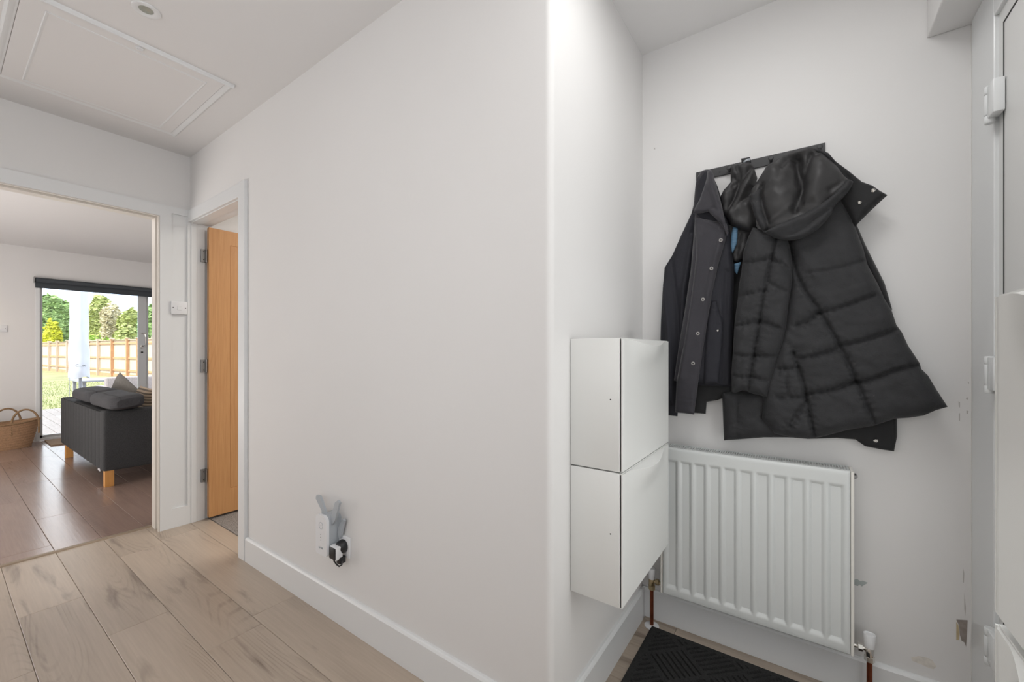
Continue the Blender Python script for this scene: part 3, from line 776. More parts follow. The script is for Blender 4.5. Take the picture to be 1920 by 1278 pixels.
cloth('light_blue_lining', M_blue, jk, K4([(640, 860), (648, 760), (658, 706), (696, 714), (693, 790), (690, 835), (672, 880), (656, 912), (645, 900)]), 1.813, .004, .008, wr=.001, seed=5, label='light blue lining patch')
cloth('lower_lining', M_blue, jk, K4([(668, 1000), (722, 985), (705, 1040), (690, 1085), (672, 1060)]), 1.828, .003, .008, wr=.001, seed=6)
cloth('hanging_loop', M_black, jk, K4([(724, 162), (794, 149), (808, 212), (728, 208)]), 1.826, .003, .006, wr=0, seed=7)
cloth('loop_label', M_grey, jk, K4([(738, 190), (765, 166), (792, 158), (796, 178), (770, 180), (752, 192)]), 1.8185, .001, .003, wr=0, seed=7, label='small pale tag print')

# ---- navy overshirt
sh = thing('navy_overshirt', 'navy button-front cotton overshirt hanging leftmost on the rail', 'shirt', (-.33, YR-.01, 1.92))
slv = cloth('sleeve', M_navyshade, sh, K3([(215, 260), (205, 320), (160, 415), (127, 490), (96, 540), (88, 640), (82, 740), (80, 815), (95, 940), (104, 1108), (145, 1113), (158, 900), (190, 700), (215, 500), (230, 350)]), 1.835, .030, .045,
      seams=[(K3([(125, 490), (150, 700), (160, 900)]), .008, .008)], folds=[(K3([(96, 600), (120, 800), (130, 1050)]), .016, .012), (K3([(215, 420), (175, 640), (165, 900)]), .016, .010)], wr=.004, wst=(1, .35), seed=11)
bd = cloth('shirt_body', M_navyshade, sh, K3([(272, 165), (300, 225), (322, 300), (345, 385), (352, 440), (364, 540), (361, 700), (356, 850), (352, 1000), (300, 996), (240, 996), (185, 985), (130, 975), (150, 850), (175, 690), (196, 560), (210, 460), (206, 350), (215, 280), (228, 200), (250, 168)]), 1.815, .030, .045,
      seams=[(K3([(215, 370), (190, 600), (165, 800), (150, 950)]), .010, .007), (K3([(340, 560), (330, 760), (325, 980)]), .008, .010)], folds=[(K3([(345, 450), (352, 700)]), .006, .015)], wr=.004, wst=(1, .3), seed=12)
cloth('shirt_back_hem', M_blackcl, sh, K3([(205, 960), (355, 960), (356, 1024), (310, 1044), (258, 1056), (254, 1103), (210, 1100)]), 1.842, .012, .02, wr=.003, seed=13)
pl = cloth('button_placket', M_navy, sh, K3([(212, 345), (335, 370), (341, 392), (328, 440), (302, 530), (278, 640), (262, 740), (243, 860), (228, 960), (209, 1106), (172, 1101), (137, 1098), (142, 980), (172, 820), (200, 640), (216, 500)]), 1.778, .010, .02,
      seams=[(K3([(212, 372), (262, 376), (330, 410)]), .0035, .0025), (K3([(142, 1040), (215, 1050)]), .0028, .0022)], folds=[(K3([(240, 420), (200, 700), (160, 960)]), .009, .016), (K3([(320, 400), (282, 560), (255, 720)]), .005, .010)], wr=.0028, wst=(1, .5), seed=14, wsc=22)
cloth('front_panel', M_navy, sh, K3([(215, 330), (250, 350), (240, 520), (215, 700), (185, 880), (168, 985), (132, 975), (150, 850), (176, 690), (198, 540)]), 1.790, .010, .02, folds=[(K3([(225, 380), (205, 600), (170, 850)]), .008, .012)], wr=.003, wst=(1, .3), seed=15)
# collar: tall stand, left wing, right wing
cloth('collar_stand', M_navy, sh, K4([(358, 385), (366, 330), (385, 290), (412, 262), (450, 247), (486, 252), (500, 290), (470, 340), (430, 480), (400, 560), (348, 600), (326, 600), (345, 530), (352, 450)]), 1.822, .026, .022,
      seams=[(K4([(395, 300), (380, 420), (368, 540)]), .008, .004)], wr=.003, seed=16)
cloth('collar_wing', M_navy, sh, K4([(455, 262), (482, 252), (500, 275), (515, 340), (545, 440), (575, 545), (604, 690), (606, 735), (570, 680), (520, 640), (488, 612), (470, 590), (420, 602), (345, 606), (362, 560), (395, 500), (425, 410), (448, 330)]), 1.772, .010, .014,
      folds=[(K4([(470, 300), (520, 460), (575, 600)]), .012, .012)], seams=[(K4([(478, 575), (520, 562), (560, 600)]), .004, .003), (K4([(470, 300), (420, 450), (360, 590)]), .003, .006)], wr=.0025, seed=17, tilt=.10)
cloth('collar_wing', M_navy, sh, K4([(478, 592), (522, 560), (560, 590), (600, 690), (622, 750), (612, 775), (585, 720), (530, 650)]), 1.765, .006, .01, wr=.001, seed=18)
pk = cloth('pocket', M_navyshade, sh, K3([(262, 745), (278, 668), (296, 664), (303, 695), (318, 740), (322, 775), (314, 880), (304, 985), (246, 990), (250, 880)]), 1.784, .012, .02,
      seams=[(K3([(270, 695), (305, 698)]), .004, .003), (K3([(303, 700), (306, 800), (300, 900)]), .003, .003)], wr=.003, seed=19)
for px, py in ((1351.5, 450), (1334, 503), (1318, 561), (1308.5, 625), (1299.5, 681)):
    y = on(pl, px, py, 1.765); b_ = snap('button', px, py, y+.0008, sh, M_button, .0070); v_ = PY(px, py, y)
    obj('button_centre', cyl(NB(), (v_.x, y-.0026, v_.z), (v_.x, y, v_.z), .0026, n=12), M_dark, b_)
snap('pocket_stud', 1346, 619.5, on(pk, 1346, 619.5, 1.765)+.0008, sh, M_chrome, .0045)

# ---- long quilted coat
ct = thing('quilted_hooded_coat', 'long black quilted down coat with a large hood, hanging rightmost on the rail', 'coat', (.03, YR-.01, 1.92))
# back sleeve and rear layer peeping out at the right
cloth('rear_sleeve', M_blackcl, ct, K3([(770, 260), (835, 370), (870, 450), (905, 520), (945, 600), (974, 700), (960, 730), (900, 600), (800, 400)]), 1.835, .024, .02, wr=.003, seed=31)
uf = cloth('under_flap', M_blackcl, ct, K3([(640, 1175), (800, 1110), (992, 1095), (993, 1190), (981, 1248), (930, 1240), (870, 1228), (832, 1202), (760, 1196), (645, 1200)]), 1.850, .008, .012, seams=[(K3([(940, 1110), (935, 1240)]), .002, .002)], wr=.002, seed=32, label='snap-edged under flap')
cloth('rear_hem', M_nylon, ct, K3([(318, 1020), (560, 1000), (660, 1060), (660, 1196), (560, 1194), (480, 1194), (400, 1200), (325, 1206)]), 1.832, .040, .05,
      seams=[(K3([(378, 1040), (380, 1200)]), .006, .005), (K3([(478, 1120), (530, 1060), (600, 1035)]), .012, .010)], wr=.006, seed=33, puck=.0018, sd=.8)
body = cloth('coat_body', M_nylon, ct, K3([(560, 330), (700, 300), (780, 280), (812, 340), (838, 400), (864, 470), (880, 530), (918, 600), (945, 660), (972, 705), (990, 760), (1012, 790), (1035, 840), (1062, 880), (1080, 908), (1086, 930), (1112, 955), (1145, 1010), (1188, 1076), (1140, 1090), (1095, 1110), (1040, 1118), (985, 1122), (900, 1150), (800, 1166), (700, 1192), (655, 1200), (600, 1196), (520, 1180), (470, 1120), (470, 980), (500, 900), (545, 780), (575, 600), (572, 460)]),
      1.812, .056, .055,
      seams=[(K3([(585, 470), (605, 570), (640, 640), (688, 700), (740, 790), (786, 875), (830, 970), (868, 1060), (905, 1142)]), .017, .0042),
             (K3([(650, 570), (720, 560), (790, 545), (840, 528), (870, 515)]), .009, .006),
             (K7([(290, 190), (400, 172), (500, 140), (620, 95), (700, 62)]), .015, .006),
             (K7([(470, 425), (580, 405), (700, 370), (820, 330), (915, 288)]), .019, .006),
             (K7([(560, 702), (640, 690), (740, 655), (850, 612), (960, 585), (1055, 570)]), .022, .006),
             (K7([(130, 285), (210, 262), (290, 195)]), .014, .006),
             (K7([(150, 525), (230, 512), (330, 490), (430, 458)]), .018, .006),
             (K7([(215, 782), (330, 765), (450, 740), (565, 690)]), .020, .006),
             (K7([(110, 480), (150, 600), (195, 740), (212, 840), (232, 950), (265, 1090)]), .018, .005),
             (K7([(0, 600), (80, 600), (150, 590)]), .014, .006), (K7([(0, 812), (110, 808), (205, 810)]), .014, .006),
             (K7([(60, 690), (62, 780)]), .010, .006), (K7([(60, 1060), (130, 950), (205, 845)]), .012, .007)],
      folds=[(K3([(600, 460), (640, 520), (700, 600)]), .008, .02)], wr=.0055, seed=34, wsc=16, puck=.0026, sd=.8, step=.0048)
# short pulls along the long diagonal seam
slv2 = cloth('sleeve', M_nylon, ct, K3([(436, 385), (500, 400), (570, 425), (582, 470), (590, 540), (588, 600), (575, 680), (566, 760), (552, 830), (530, 900), (515, 950), (503, 1000), (493, 1039), (462, 1032), (430, 1024), (400, 1012), (372, 1022), (355, 1021), (354, 940), (360, 860), (364, 780), (370, 720), (380, 650), (382, 610), (392, 560), (400, 480), (420, 420)]),
      1.772, .040, .05,
      seams=[(K3([(532, 420), (512, 500), (494, 580), (480, 650), (464, 740), (456, 800), (444, 870), (428, 960), (420, 1020)]), .015, .0042),
             (K3([(392, 525), (440, 525), (480, 515), (512, 505)]), .012, .006), (K3([(512, 520), (550, 530), (588, 560)]), .010, .006),
             (K3([(375, 655), (420, 645), (482, 635)]), .012, .006), (K3([(496, 600), (540, 625), (585, 640)]), .010, .006),
             (K3([(364, 765), (410, 760), (462, 748)]), .014, .006), (K3([(466, 750), (510, 762), (560, 785)]), .017, .006),
             (K3([(358, 870), (400, 880), (444, 880)]), .012, .005), (K3([(446, 878), (490, 880), (530, 885)]), .017, .005),
             (K3([(356, 952), (395, 962), (430, 962)]), .010, .005), (K3([(430, 955), (470, 970), (508, 978)]), .012, .005)],
      wr=.0042, seed=35, wsc=20, puck=.0024, sd=.8, step=.0048)
# collar flap spread to the right with two snaps
cf = cloth('collar_flap', M_blackcl, ct, K5([(600, 92), (700, 108), (740, 135), (800, 188), (900, 262), (1000, 345), (1090, 378), (1150, 420), (1208, 452), (1150, 505), (1060, 590), (990, 660), (950, 703), (905, 640), (830, 520), (700, 300)]), 1.800, .024, .018,
      seams=[(K5([(1190, 458), (1100, 520), (1020, 590), (945, 680)]), .004, .002), (K5([(1090, 385), (1160, 430)]), .003, .002), (K5([(760, 170), (820, 250), (900, 330)]), .010, .008)], folds=[(K5([(740, 150), (850, 240), (960, 340)]), .010, .012)], wr=.004, seed=36, label='stand collar flap with two snaps')
snap('snap_fastener', 1637, 357, on(cf, 1637, 357, 1.77)+.0008, ct, M_chrome, .0060)
snap('snap_fastener', 1611.5, 379.5, on(cf, 1611.5, 379.5, 1.77)+.0008, ct, M_chrome, .0052)
snap('snap_fastener', 1642, 825.5, on(uf, 1642, 825.5, 1.84)+.0008, ct, M_chrome, .0062)
# hood
hd = cloth('hood', M_nylonlin, ct, K5([(104, 450), (125, 405), (160, 365), (185, 320), (240, 238), (300, 200), (350, 165), (430, 130), (500, 108), (560, 93), (640, 86), (690, 100), (720, 150), (800, 215), (860, 300), (905, 335), (942, 345), (900, 420), (850, 480), (790, 535), (765, 590), (720, 655), (650, 725), (580, 770), (520, 800), (430, 812), (360, 805), (300, 790), (215, 742), (180, 690), (150, 620), (125, 540)]),
      1.760, .050, .05, smooth=1,
      seams=[(K5([(490, 190), (500, 260), (520, 330), (530, 410), (500, 500), (470, 600)]), .022, .008), (K5([(455, 200), (490, 280), (500, 400)]), .016, .006), (K5([(600, 150), (575, 230), (545, 330), (535, 430), (520, 560)]), .014, .006),
             (K5([(215, 400), (200, 480), (225, 580), (262, 690)]), .018, .007), (K5([(370, 260), (420, 190), (480, 182)]), .010, .008), (K5([(520, 190), (530, 260)]), .012, .005), (K5([(620, 160), (660, 150), (650, 120)]), .010, .006),
             (K5([(750, 440), (830, 380), (860, 330)]), .008, .008)],
      folds=[(K5([(300, 300), (330, 450), (360, 560)]), .016, .028), (K5([(680, 220), (650, 350), (600, 480)]), .014, .026), (K5([(240, 250), (400, 150), (600, 100)]), .014, .010), (K5([(260, 690), (360, 640), (450, 550)]), .008, .006)],
      wr=.006, seed=37, wsc=15, label='glossy black hood lining')
cloth('hood_brim', M_nylon, ct, K5([(212, 742), (250, 733), (330, 690), (440, 640), (560, 590), (680, 520), (770, 455), (840, 385), (880, 325), (940, 345), (900, 420), (830, 490), (778, 540), (768, 590), (720, 655), (650, 725), (580, 770), (520, 800), (430, 813), (360, 807), (300, 790)]), 1.722, .020, .012,
      seams=[(K5([(330, 795), (450, 770), (560, 710), (620, 655), (700, 600), (775, 540)]), .008, .0035)], folds=[(K5([(240, 745), (400, 710), (560, 640), (700, 560), (830, 430)]), .010, .012)], wr=.003, seed=38, wsc=26)
cloth('hood_brim', M_nylon, ct, K5([(104, 450), (150, 425), (215, 385), (205, 440), (198, 500), (215, 580), (240, 660), (262, 705), (250, 735), (215, 744), (180, 690), (150, 620), (125, 540)]), 1.734, .016, .014,
      seams=[(K5([(140, 500), (175, 520)]), .004, .003), (K5([(190, 620), (225, 640)]), .004, .003)], wr=.004, seed=39, wsc=26)
cloth('hood_top', M_nylon, ct, K5([(185, 318), (240, 232), (320, 175), (420, 125), (520, 98), (600, 84), (680, 92), (740, 120), (800, 190), (790, 215), (720, 170), (640, 130), (560, 135), (480, 160), (380, 200), (290, 260), (235, 330), (150, 425), (118, 420)]), 1.752, .024, .012,
      seams=[(K5([(420, 150), (560, 105)]), .005, .003)], wr=.004, seed=40, wsc=22)

# ================================================================== LIVING ROOM
# patio door
pd = bpy.data.objects.new('door_3', None); C.objects.link(pd); pd.location = (xg, 1.9, 0); pd['kind'] = 'structure'
bm = NB(); X0, X1 = xg-.10, xg-.02
box(bm, (X0, .80, 0), (xg+.004, .838, 2.15), .003); box(bm, (X0, 2.96, 0), (X1, 3.0, 2.15), .003); box(bm, (X0, .80, 2.10), (X1, 3.0, 2.15), .003); box(bm, (X0-.02, .80, 0), (X1+.01, 3.0, .035), .003)
obj('door_frame', bm, M_upvc, pd)
bm = NB(); box(bm, (xg-.055, .838, .035), (xg-.025, .862, 2.10)); box(bm, (xg-.055, 1.822, .035), (xg-.022, 1.915, 2.10), .003); box(bm, (xg-.055, .838, 2.055), (xg-.025, 1.822, 2.10)); box(bm, (xg-.055, .838, .035), (xg-.025, 1.822, .07))
obj('sliding_sash', bm, mat('grey white frame', (.55, .57, .58), .3), pd)
bm = NB(); box(bm, (xg-.095, 1.90, .035), (xg-.062, 1.95, 2.10)); box(bm, (xg-.095, 2.90, .035), (xg-.062, 2.96, 2.10)); box(bm, (xg-.095, 1.95, .035), (xg-.062, 2.90, .09))
obj('fixed_sash', bm, M_upvc, pd)
obj('glass_pane', bx((xg-.044, .862, .07), (xg-.036, 1.822, 2.055)), M_glass, pd)
obj('glass_pane', bx((xg-.082, 1.95, .09), (xg-.074, 2.90, 2.10)), M_glass, pd)
bm = NB(); yh = 1.878
tube(bm, [(xg-.024, yh-.02, 1.455), (xg+.008, yh-.02, 1.455), (xg+.022, yh+.015, 1.445), (xg+.022, yh+.02, 1.40), (xg+.022, yh+.02, 1.27), (xg+.008, yh-.01, 1.255), (xg-.024, yh-.01, 1.255)], .007); box(bm, (xg-.023, yh-.030, 1.225), (xg-.014, yh+.004, 1.275), .003)
obj('pull_handle', bm, M_chrome, pd, True); obj('lock', cyl(NB(), (xg-.023, yh-.012, 1.165), (xg-.012, yh-.012, 1.165), .013, n=14), M_dark, pd)
# roller blind
rb = thing('roller_blind', 'charcoal roller blind pulled up above the patio door', 'blind', (xg, 1.9, 2.12))
bm = NB(); cyl(bm, (xg+.045, .795, 2.112), (xg+.045, 2.98, 2.112), .030, n=24); obj('fabric_roll', bm, M_blind, rb, True)
obj('fabric_drop', bx((xg+.012, .795, 2.020), (xg+.017, 2.98, 2.112)), M_blind, rb)
obj('bottom_bar', bx((xg+.008, .795, 2.012), (xg+.021, 2.98, 2.026), .003), M_blind, rb)
obj('bracket', bx((xg, .780, 2.075), (xg+.075, .786, 2.150), .002), M_steel, rb); obj('bracket', bx((xg, 2.985, 2.075), (xg+.075, 2.991, 2.150), .002), M_steel, rb)
# warm wall spot (fitting just out of sight on the garden wall)
wlx = light('living_wall_spot', 'SPOT', (-7.95, .22, 2.46), 12, rot=(math.radians(10), math.radians(-12), 0), color=(1, .82, .55), spot_size=math.radians(80), spot_blend=.8, shadow_soft_size=.03)

# sofa
sf = thing('sofa', 'charcoal fabric sofa with wooden legs, its ribbed back to the hall', 'sofa', (-5.96, 1.3, 0))
sx0, sx1, sy0, sy1 = -6.965, -4.952, .868, 1.72
bm = NB(); nrib = 14
def rib(u, v):
    x = sx0+.02+u*(sx1-sx0-.04); k = abs(math.sin(PI*u*nrib))**.35
    return Vector((x, sy0+.010-.010*k, .142+v*.505))
gridsurf(bm, rib, nrib*10, 6); box(bm, (sx0+.02, sy0+.010, .142), (sx1-.02, sy0+.15, .648), .006)
obj('backrest', bm, M_sofa, sf, True)
bm = NB(); box(bm, (sx1-.15, sy0, .135), (sx1, sy1, .662), .022, 3); obj('armrest', bm, M_sofa, sf, True)
bm = NB(); box(bm, (sx0, sy0, .135), (sx0+.15, sy1, .655), .022, 3); obj('armrest', bm, M_sofa, sf, True)
obj('seat_base', bx((sx0+.15, sy0+.15, .14), (sx1-.15, sy1, .28), .01), M_sofa, sf, True)
def pillow(bm, c, sx, sy, sz, n=22, pinch=.35, noise_a=.006, seed=0):
    vs = []
    def f(u, v, s):
        a = 2*u-1; b = 2*v-1
        t = ((1-abs(a)**3.2)*(1-abs(b)**3.2))**.5
        px = a*(1-pinch*.12*(1-abs(b))); pz = b*(1-pinch*.12*(1-abs(a)))
        w = noise.noise(Vector((a*2+seed, b*2, s*3+seed)))*noise_a*t
        return Vector((px*sx/2, s*(sy/2*t+w), pz*sz/2))
    A = gridsurf(bm, lambda u, v: f(u, v, 1), n, n); B = gridsurf(bm, lambda u, v: f(u, v, -1), n, n)
    new = [v for r_ in A+B for v in r_]
    bmesh.ops.remove_doubles(bm, verts=new, dist=1e-4)
    return bm
from mathutils import Matrix
def place(bm, loc, rx=0, ry=0, rz=0):
    Mx = Matrix.Translation(Vector(loc)) @ Matrix.Rotation(rz, 4, 'Z') @ Matrix.Rotation(ry, 4, 'Y') @ Matrix.Rotation(rx, 4, 'X')
    bmesh.ops.transform(bm, matrix=Mx, verts=bm.verts); return bm
for k, (xa, xb) in enumerate(((sx0+.155, -5.965), (-5.955, sx1-.155))):
    bm = NB(); box(bm, (xa, sy0+.16, .28), (xb, sy1+.02, .40), .03, 3); obj('seat_cushion', bm, M_cush, sf, True)
for k, (xa, xb) in enumerate(((-6.52, -5.69), (-5.67, -4.84))):
    t = thing('back_cushion', ['charcoal back cushion flopped over the sofa back, nearer the patio door', 'charcoal back cushion flopped over the sofa back, nearer the hall'][k], 'cushion', ((xa+xb)/2, 1.0, .66), 'sofa back cushions')
    bm = NB()
    def slab(u, v):
        a = 2*PI*v; cx_, cz = math.cos(a), math.sin(a); e = .55
        yy = .125*math.copysign(abs(cx_)**e, cx_); zz = .062*math.copysign(abs(cz)**e, cz)
        q = (1-abs(2*u-1)**7)**.5*.30+.70 if 0 < u < 1 else .70
        zz += .012*noise.noise(Vector((u*4+k*5, v*3, 1)))
        x = xa+(xb-xa)*u
        if u in (0, 1): yy *= .86; zz *= .8
        return Vector((x, 1.010+yy*q, .730+zz*q+.10*(yy+.0)+.004))
    V_ = gridsurf(bm, slab, 26, 28); bmesh.ops.remove_doubles(bm, verts=bm.verts, dist=1e-5); bmesh.ops.holes_fill(bm, edges=bm.edges)
    obj('cover', bm, M_cush, t, True)
    bm = NB(); tube(bm, [slab(.02+.96*i/16, .30)+Vector((0, 0, .001)) for i in range(17)], .0035, 6); obj('piping', bm, M_sofa, t, True)
for x, y in ((-4.99, .91), (-6.70, .90), (-4.99, 1.67), (-6.70, 1.67)):
    obj('leg', bx((x-.03, y-.03, 0), (x+.03, y+.03, .142), .002), M_oaksofa, sf)
bm = NB(); pillow(bm, 0, .50, .12, .46, seed=5); place(bm, (-6.22, 1.24, .645), rx=math.radians(-8), ry=math.radians(22), rz=math.radians(8))
tag(obj('scatter_cushion', bm, M_grpil, None, True), 'pale grey cushion leaning tilted in the sofa corner', 'cushion')
bm = NB(); pillow(bm, 0, .62, .13, .42, seed=8); place(bm, (-5.42, 1.25, .612), rx=math.radians(-6), rz=math.radians(-3))
tag(obj('scatter_cushion', bm, M_stripe, None, True), 'brown and cream striped cord cushion on the sofa', 'cushion')
bm = NB(); box(bm, (-5.34, .90, .085), (-5.26, .905, .15)); tag_o = obj('care_label', bm, mat('white label', (.7, .68, .7), .6), sf)

# coir mats inside the patio door
tag(obj('doormat', bx((-8.15, .872, 0), (-7.66, 1.70, .014), .004), M_coir, None), 'brown coir doormat inside the patio door', 'doormat')

# basket
bk = thing('woven_basket', 'woven seagrass basket with two loop handles by the patio door', 'basket', (-7.92, .50, 0))
bc = Vector((-7.93, .44, 0)); bm = NB()
def bask(u, z, ro=0):
    a = 2*PI*u; f = z/.30
    rx_ = .165+.028*f+ro; ry_ = .300+.075*f+ro; dip = .0
    zz = z + .035*f*abs(math.sin(a))**2
    rr = 1+.008*math.sin(z*210)
    return Vector((bc.x+rx_*rr*math.cos(a), bc.y+ry_*rr*math.sin(a), zz))
NU = 64; lev = [0, .004]+[i*.008 for i in range(1, 38)]
ro = [[bm.verts.new(bask(i/NU, z)) for i in range(NU)] for z in lev]; ri = [[bm.verts.new(bask(i/NU, max(z, .01), -.012)) for i in range(NU)] for z in lev]
for R in (ro, ri):
    for A, B in zip(R, R[1:]):
        for i in range(NU): bm.faces.new((A[i], A[(i+1) % NU], B[(i+1) % NU], B[i]))
for i in range(NU): bm.faces.new((ro[-1][i], ro[-1][(i+1) % NU], ri[-1][(i+1) % NU], ri[-1][i]))
bm.faces.new(ro[0]); bm.faces.new(ri[0])
obj('body', bm, M_basket, bk, True)
bm = NB(); tube(bm, [bask((i % NU)/NU, .296)+Vector((0, 0, .004)) for i in range(NU+1)], .009, 8); obj('rim', bm, M_handle, bk, True)
for sgn, xo in ((1, .19), (-1, -.19)):
    pts = []; hy = PX(48 if sgn > 0 else 13, 785, bc.x+sgn*.17).y
    for i in range(19):
        a = PI*i/18; yy = .115*math.cos(a); zz = .17*math.sin(a)
        pts.append((bc.x+sgn*(.170-.02*math.sin(a)), hy+yy*.95, .30+zz))
    pts = [(pts[0][0]-sgn*.01, pts[0][1], .17)]+pts+[(pts[-1][0]-sgn*.01, pts[-1][1], .17)]
    bm = NB(); tube(bm, pts, .0105, 10); obj('handle', bm, M_handle, bk, True)

# ================================================================== GARDEN
GZ = -.12
struct('terrain', bx((-95, -22, GZ-.2), (-8.4, 45, GZ-.02)), M_lawn)
dk = bpy.data.objects.new('deck', None); C.objects.link(dk); dk.location = (-10.8, 1.5, -.09); dk['kind'] = 'structure'
yb = -1.0
dbm = None
while yb < 4.6:
    if dbm is None:
        dbm = obj('board', bx((-13.35, yb, -.13), (-8.36, yb+.136, -.07), .004), M_deck, dk); y00 = yb
    else:
        o = dbm.copy(); C.objects.link(o); o.parent = dk; o.location = (random.uniform(-.004, .004), yb-y00, random.uniform(-.0015, .0015))
    yb += .142
# grass tufts along the lawn edge
bm = NB()
for i in range(9000):
    x = -13.4-random.random()**1.6*13; y = random.uniform(.2, 4.5); h = random.uniform(.02, .06); a = random.random()*PI; dx, dy = math.cos(a)*.008, math.sin(a)*.008
    lx, ly = random.uniform(-.02, .02), random.uniform(-.02, .02)
    v = [bm.verts.new(p) for p in ((x-dx, y-dy, GZ-.02), (x+dx, y+dy, GZ-.02), (x+lx, y+ly, GZ+h-.02))]; bm.faces.new(v)
gs = obj('grass', bm, mat('grass blades', (.25, .28, .10), .9), None); gs['kind'] = 'stuff'; gs['label'] = 'sunlit short lawn grass beyond the decking'; gs['category'] = 'grass'

# parasol under a cover
pa = thing('garden_parasol', 'folded garden parasol under a white weatherproof cover', 'parasol', (-11.5, 1.675, GZ))
px_, py_ = -11.5, 1.675
bm = NB()
def cov(u, v):
    a = 2*PI*u; z = .665+v*2.05
    r0 = .150 - .035*v - .06*sstep(.93, 1, v)
    fold = 1+.06*math.sin(5*a+v*2)*(.4+v) + .10*noise.noise(Vector((math.cos(a)*1.5, math.sin(a)*1.5, z*5)))*(1.3-v)
    zz = z+(.02*math.sin(3*a))*(1-sstep(0, .08, v))
    return Vector((px_+r0*.8*fold*math.cos(a), py_+r0*fold*math.sin(a), zz))
gridsurf(bm, cov, 48, 50); bmesh.ops.remove_doubles(bm, verts=bm.verts, dist=1e-4)
cvr = obj('cover', bm, M_cover, pa, True)
obj('pole', cyl(NB(), (px_, py_+.02, GZ+.03), (px_, py_+.02, .75), .024, n=16), M_pole, pa, True)
obj('base', bx((px_-.3, py_-.28, GZ), (px_+.3, py_+.32, GZ+.05), .01), M_pole, pa)
bm = NB(); tube(bm, [(px_+.10, py_-.135, .70), (px_+.10, py_-.138, .35), (px_+.10, py_-.135, .10)], .0035, 6); obj('cord', bm, M_pole, pa)
# printed emblem: dark italic swoosh and letters like the picture's
text(cvr, 'printed_logo', 'C...se', (px_+.152, py_+.005, .905), .066, M_dark, rot=(PI/2, 0, PI/2), ext=.001)

# rattan sofa and table outdoors
rs = thing('rattan_sofa', 'grey rattan garden sofa on the decking beyond the patio door', 'sofa', (-10.5, 2.4, -.07))
obj('backrest', bx((-10.55, 1.86, .22), (-10.40, 3.30, .70), .03, 3), M_rattan, rs, True)
obj('seat', bx((-11.15, 1.86, .02), (-10.50, 3.30, .32), .02, 2), M_rattan, rs, True)
obj('armrest', bx((-11.15, 1.84, .0), (-10.40, 1.96, .52), .02, 2), M_rattan, rs, True)
for x in (-11.1, -10.46):
    for y in (1.9, 3.24): obj('leg', bx((x-.02, y-.02, -.07), (x+.02, y+.02, .03)), M_pole, rs)
obj('seat_pad', bx((-11.12, 1.98, .32), (-10.57, 3.28, .42), .03, 3), mat('white pad', (.75, .75, .78), .8), rs, True)
tb = thing('garden_table', 'grey garden table standing behind the covered parasol', 'table', (-12.2, 2.1, -.07))
obj('table_top', bx((-12.9, 1.72, .555), (-11.75, 2.55, .59), .006), M_tabletop, tb)
for x in (-12.8, -11.85):
    for y in (1.8, 2.47): obj('leg', bx((x-.025, y-.025, -.07), (x+.025, y+.025, .56)), M_tabletop, tb)

# fence
FA = Vector((-43.2, 4.42)); FB = Vector((-27.3, 5.67)); FD = (FB-FA)/(FB-FA).length; FN = Vector((FD.y, -FD.x))
def fence_at(px):
    d = _ray(px, 650); # intersect ray with fence line in plan
    dx, dy = d[0], d[1]; det = dx*(-FD.y)-dy*(-FD.x)
    t = (FA.x*(-FD.y)-FA.y*(-FD.x))/det
    return Vector((dx*t, dy*t))
fn = thing('garden_fence', 'pale timber board fence along the garden side', 'fence', (-34, 5.1, GZ))
posts = [58, 68, 78, 95, 110, 129, 148, 168, 187, 213, 242, 262, 276, 292]
pts = [fence_at(p) for p in posts]
ztop = 1.72
postproto = None
for i, p in enumerate(pts):
    q = p+FN*.06
    bm = NB(); box(bm, (q.x-.06, q.y-.06, GZ-.02), (q.x+.06, q.y+.06, ztop+.06), .004)
    po = obj('post', bm, M_post if i > 8 else M_fence, fn)
    obj('post_cap', bx((q.x-.09, q.y-.09, ztop+.06), (q.x+.09, q.y+.09, ztop+.10), .01), M_fence, po)
for a, b in zip(pts, pts[1:]):
    L = (b-a).length; nb_ = max(3, int(L/.12)); bm = NB()
    for k in range(nb_):
        u0 = a+(b-a)*(k/nb_); u1 = a+(b-a)*((k+1.08)/nb_); j = .006*(k % 2)
        n0 = -FN*(.01+j)
        prism(bm, [(u0.x, u0.y, GZ+.12), (u1.x, u1.y, GZ+.12), (u1.x+n0.x, u1.y+n0.y, GZ+.12), (u0.x+n0.x, u0.y+n0.y, GZ+.12)], (0, 0, ztop-GZ-.12-.01*(k % 3)))
    pn = obj('board_panel', bm, M_fence, fn); pn['kind'] = 'stuff'
    for z in (GZ+.28, .78, ztop-.20):
        bm = NB(); w = FN*.05; prism(bm, [(a.x, a.y, z), (b.x, b.y, z), (b.x+w.x, b.y+w.y, z), (a.x+w.x, a.y+w.y, z)], (0, 0, .09)); obj('rail', bm, M_post, fn)
    bm = NB(); w = FN*.07; prism(bm, [(a.x, a.y, GZ-.02), (b.x, b.y, GZ-.02), (b.x+w.x*.5, b.y+w.y*.5, GZ-.02), (a.x+w.x*.5, a.y+w.y*.5, GZ-.02)], (0, 0, .15)); obj('gravel_board', bm, M_post, fn)
    bm = NB(); prism(bm, [(a.x-w.x, a.y-w.y, ztop), (b.x-w.x, b.y-w.y, ztop), (b.x+w.x, b.y+w.y, ztop), (a.x+w.x, a.y+w.y, ztop)], (0, 0, .03)); obj('capping', bm, M_fence, fn)

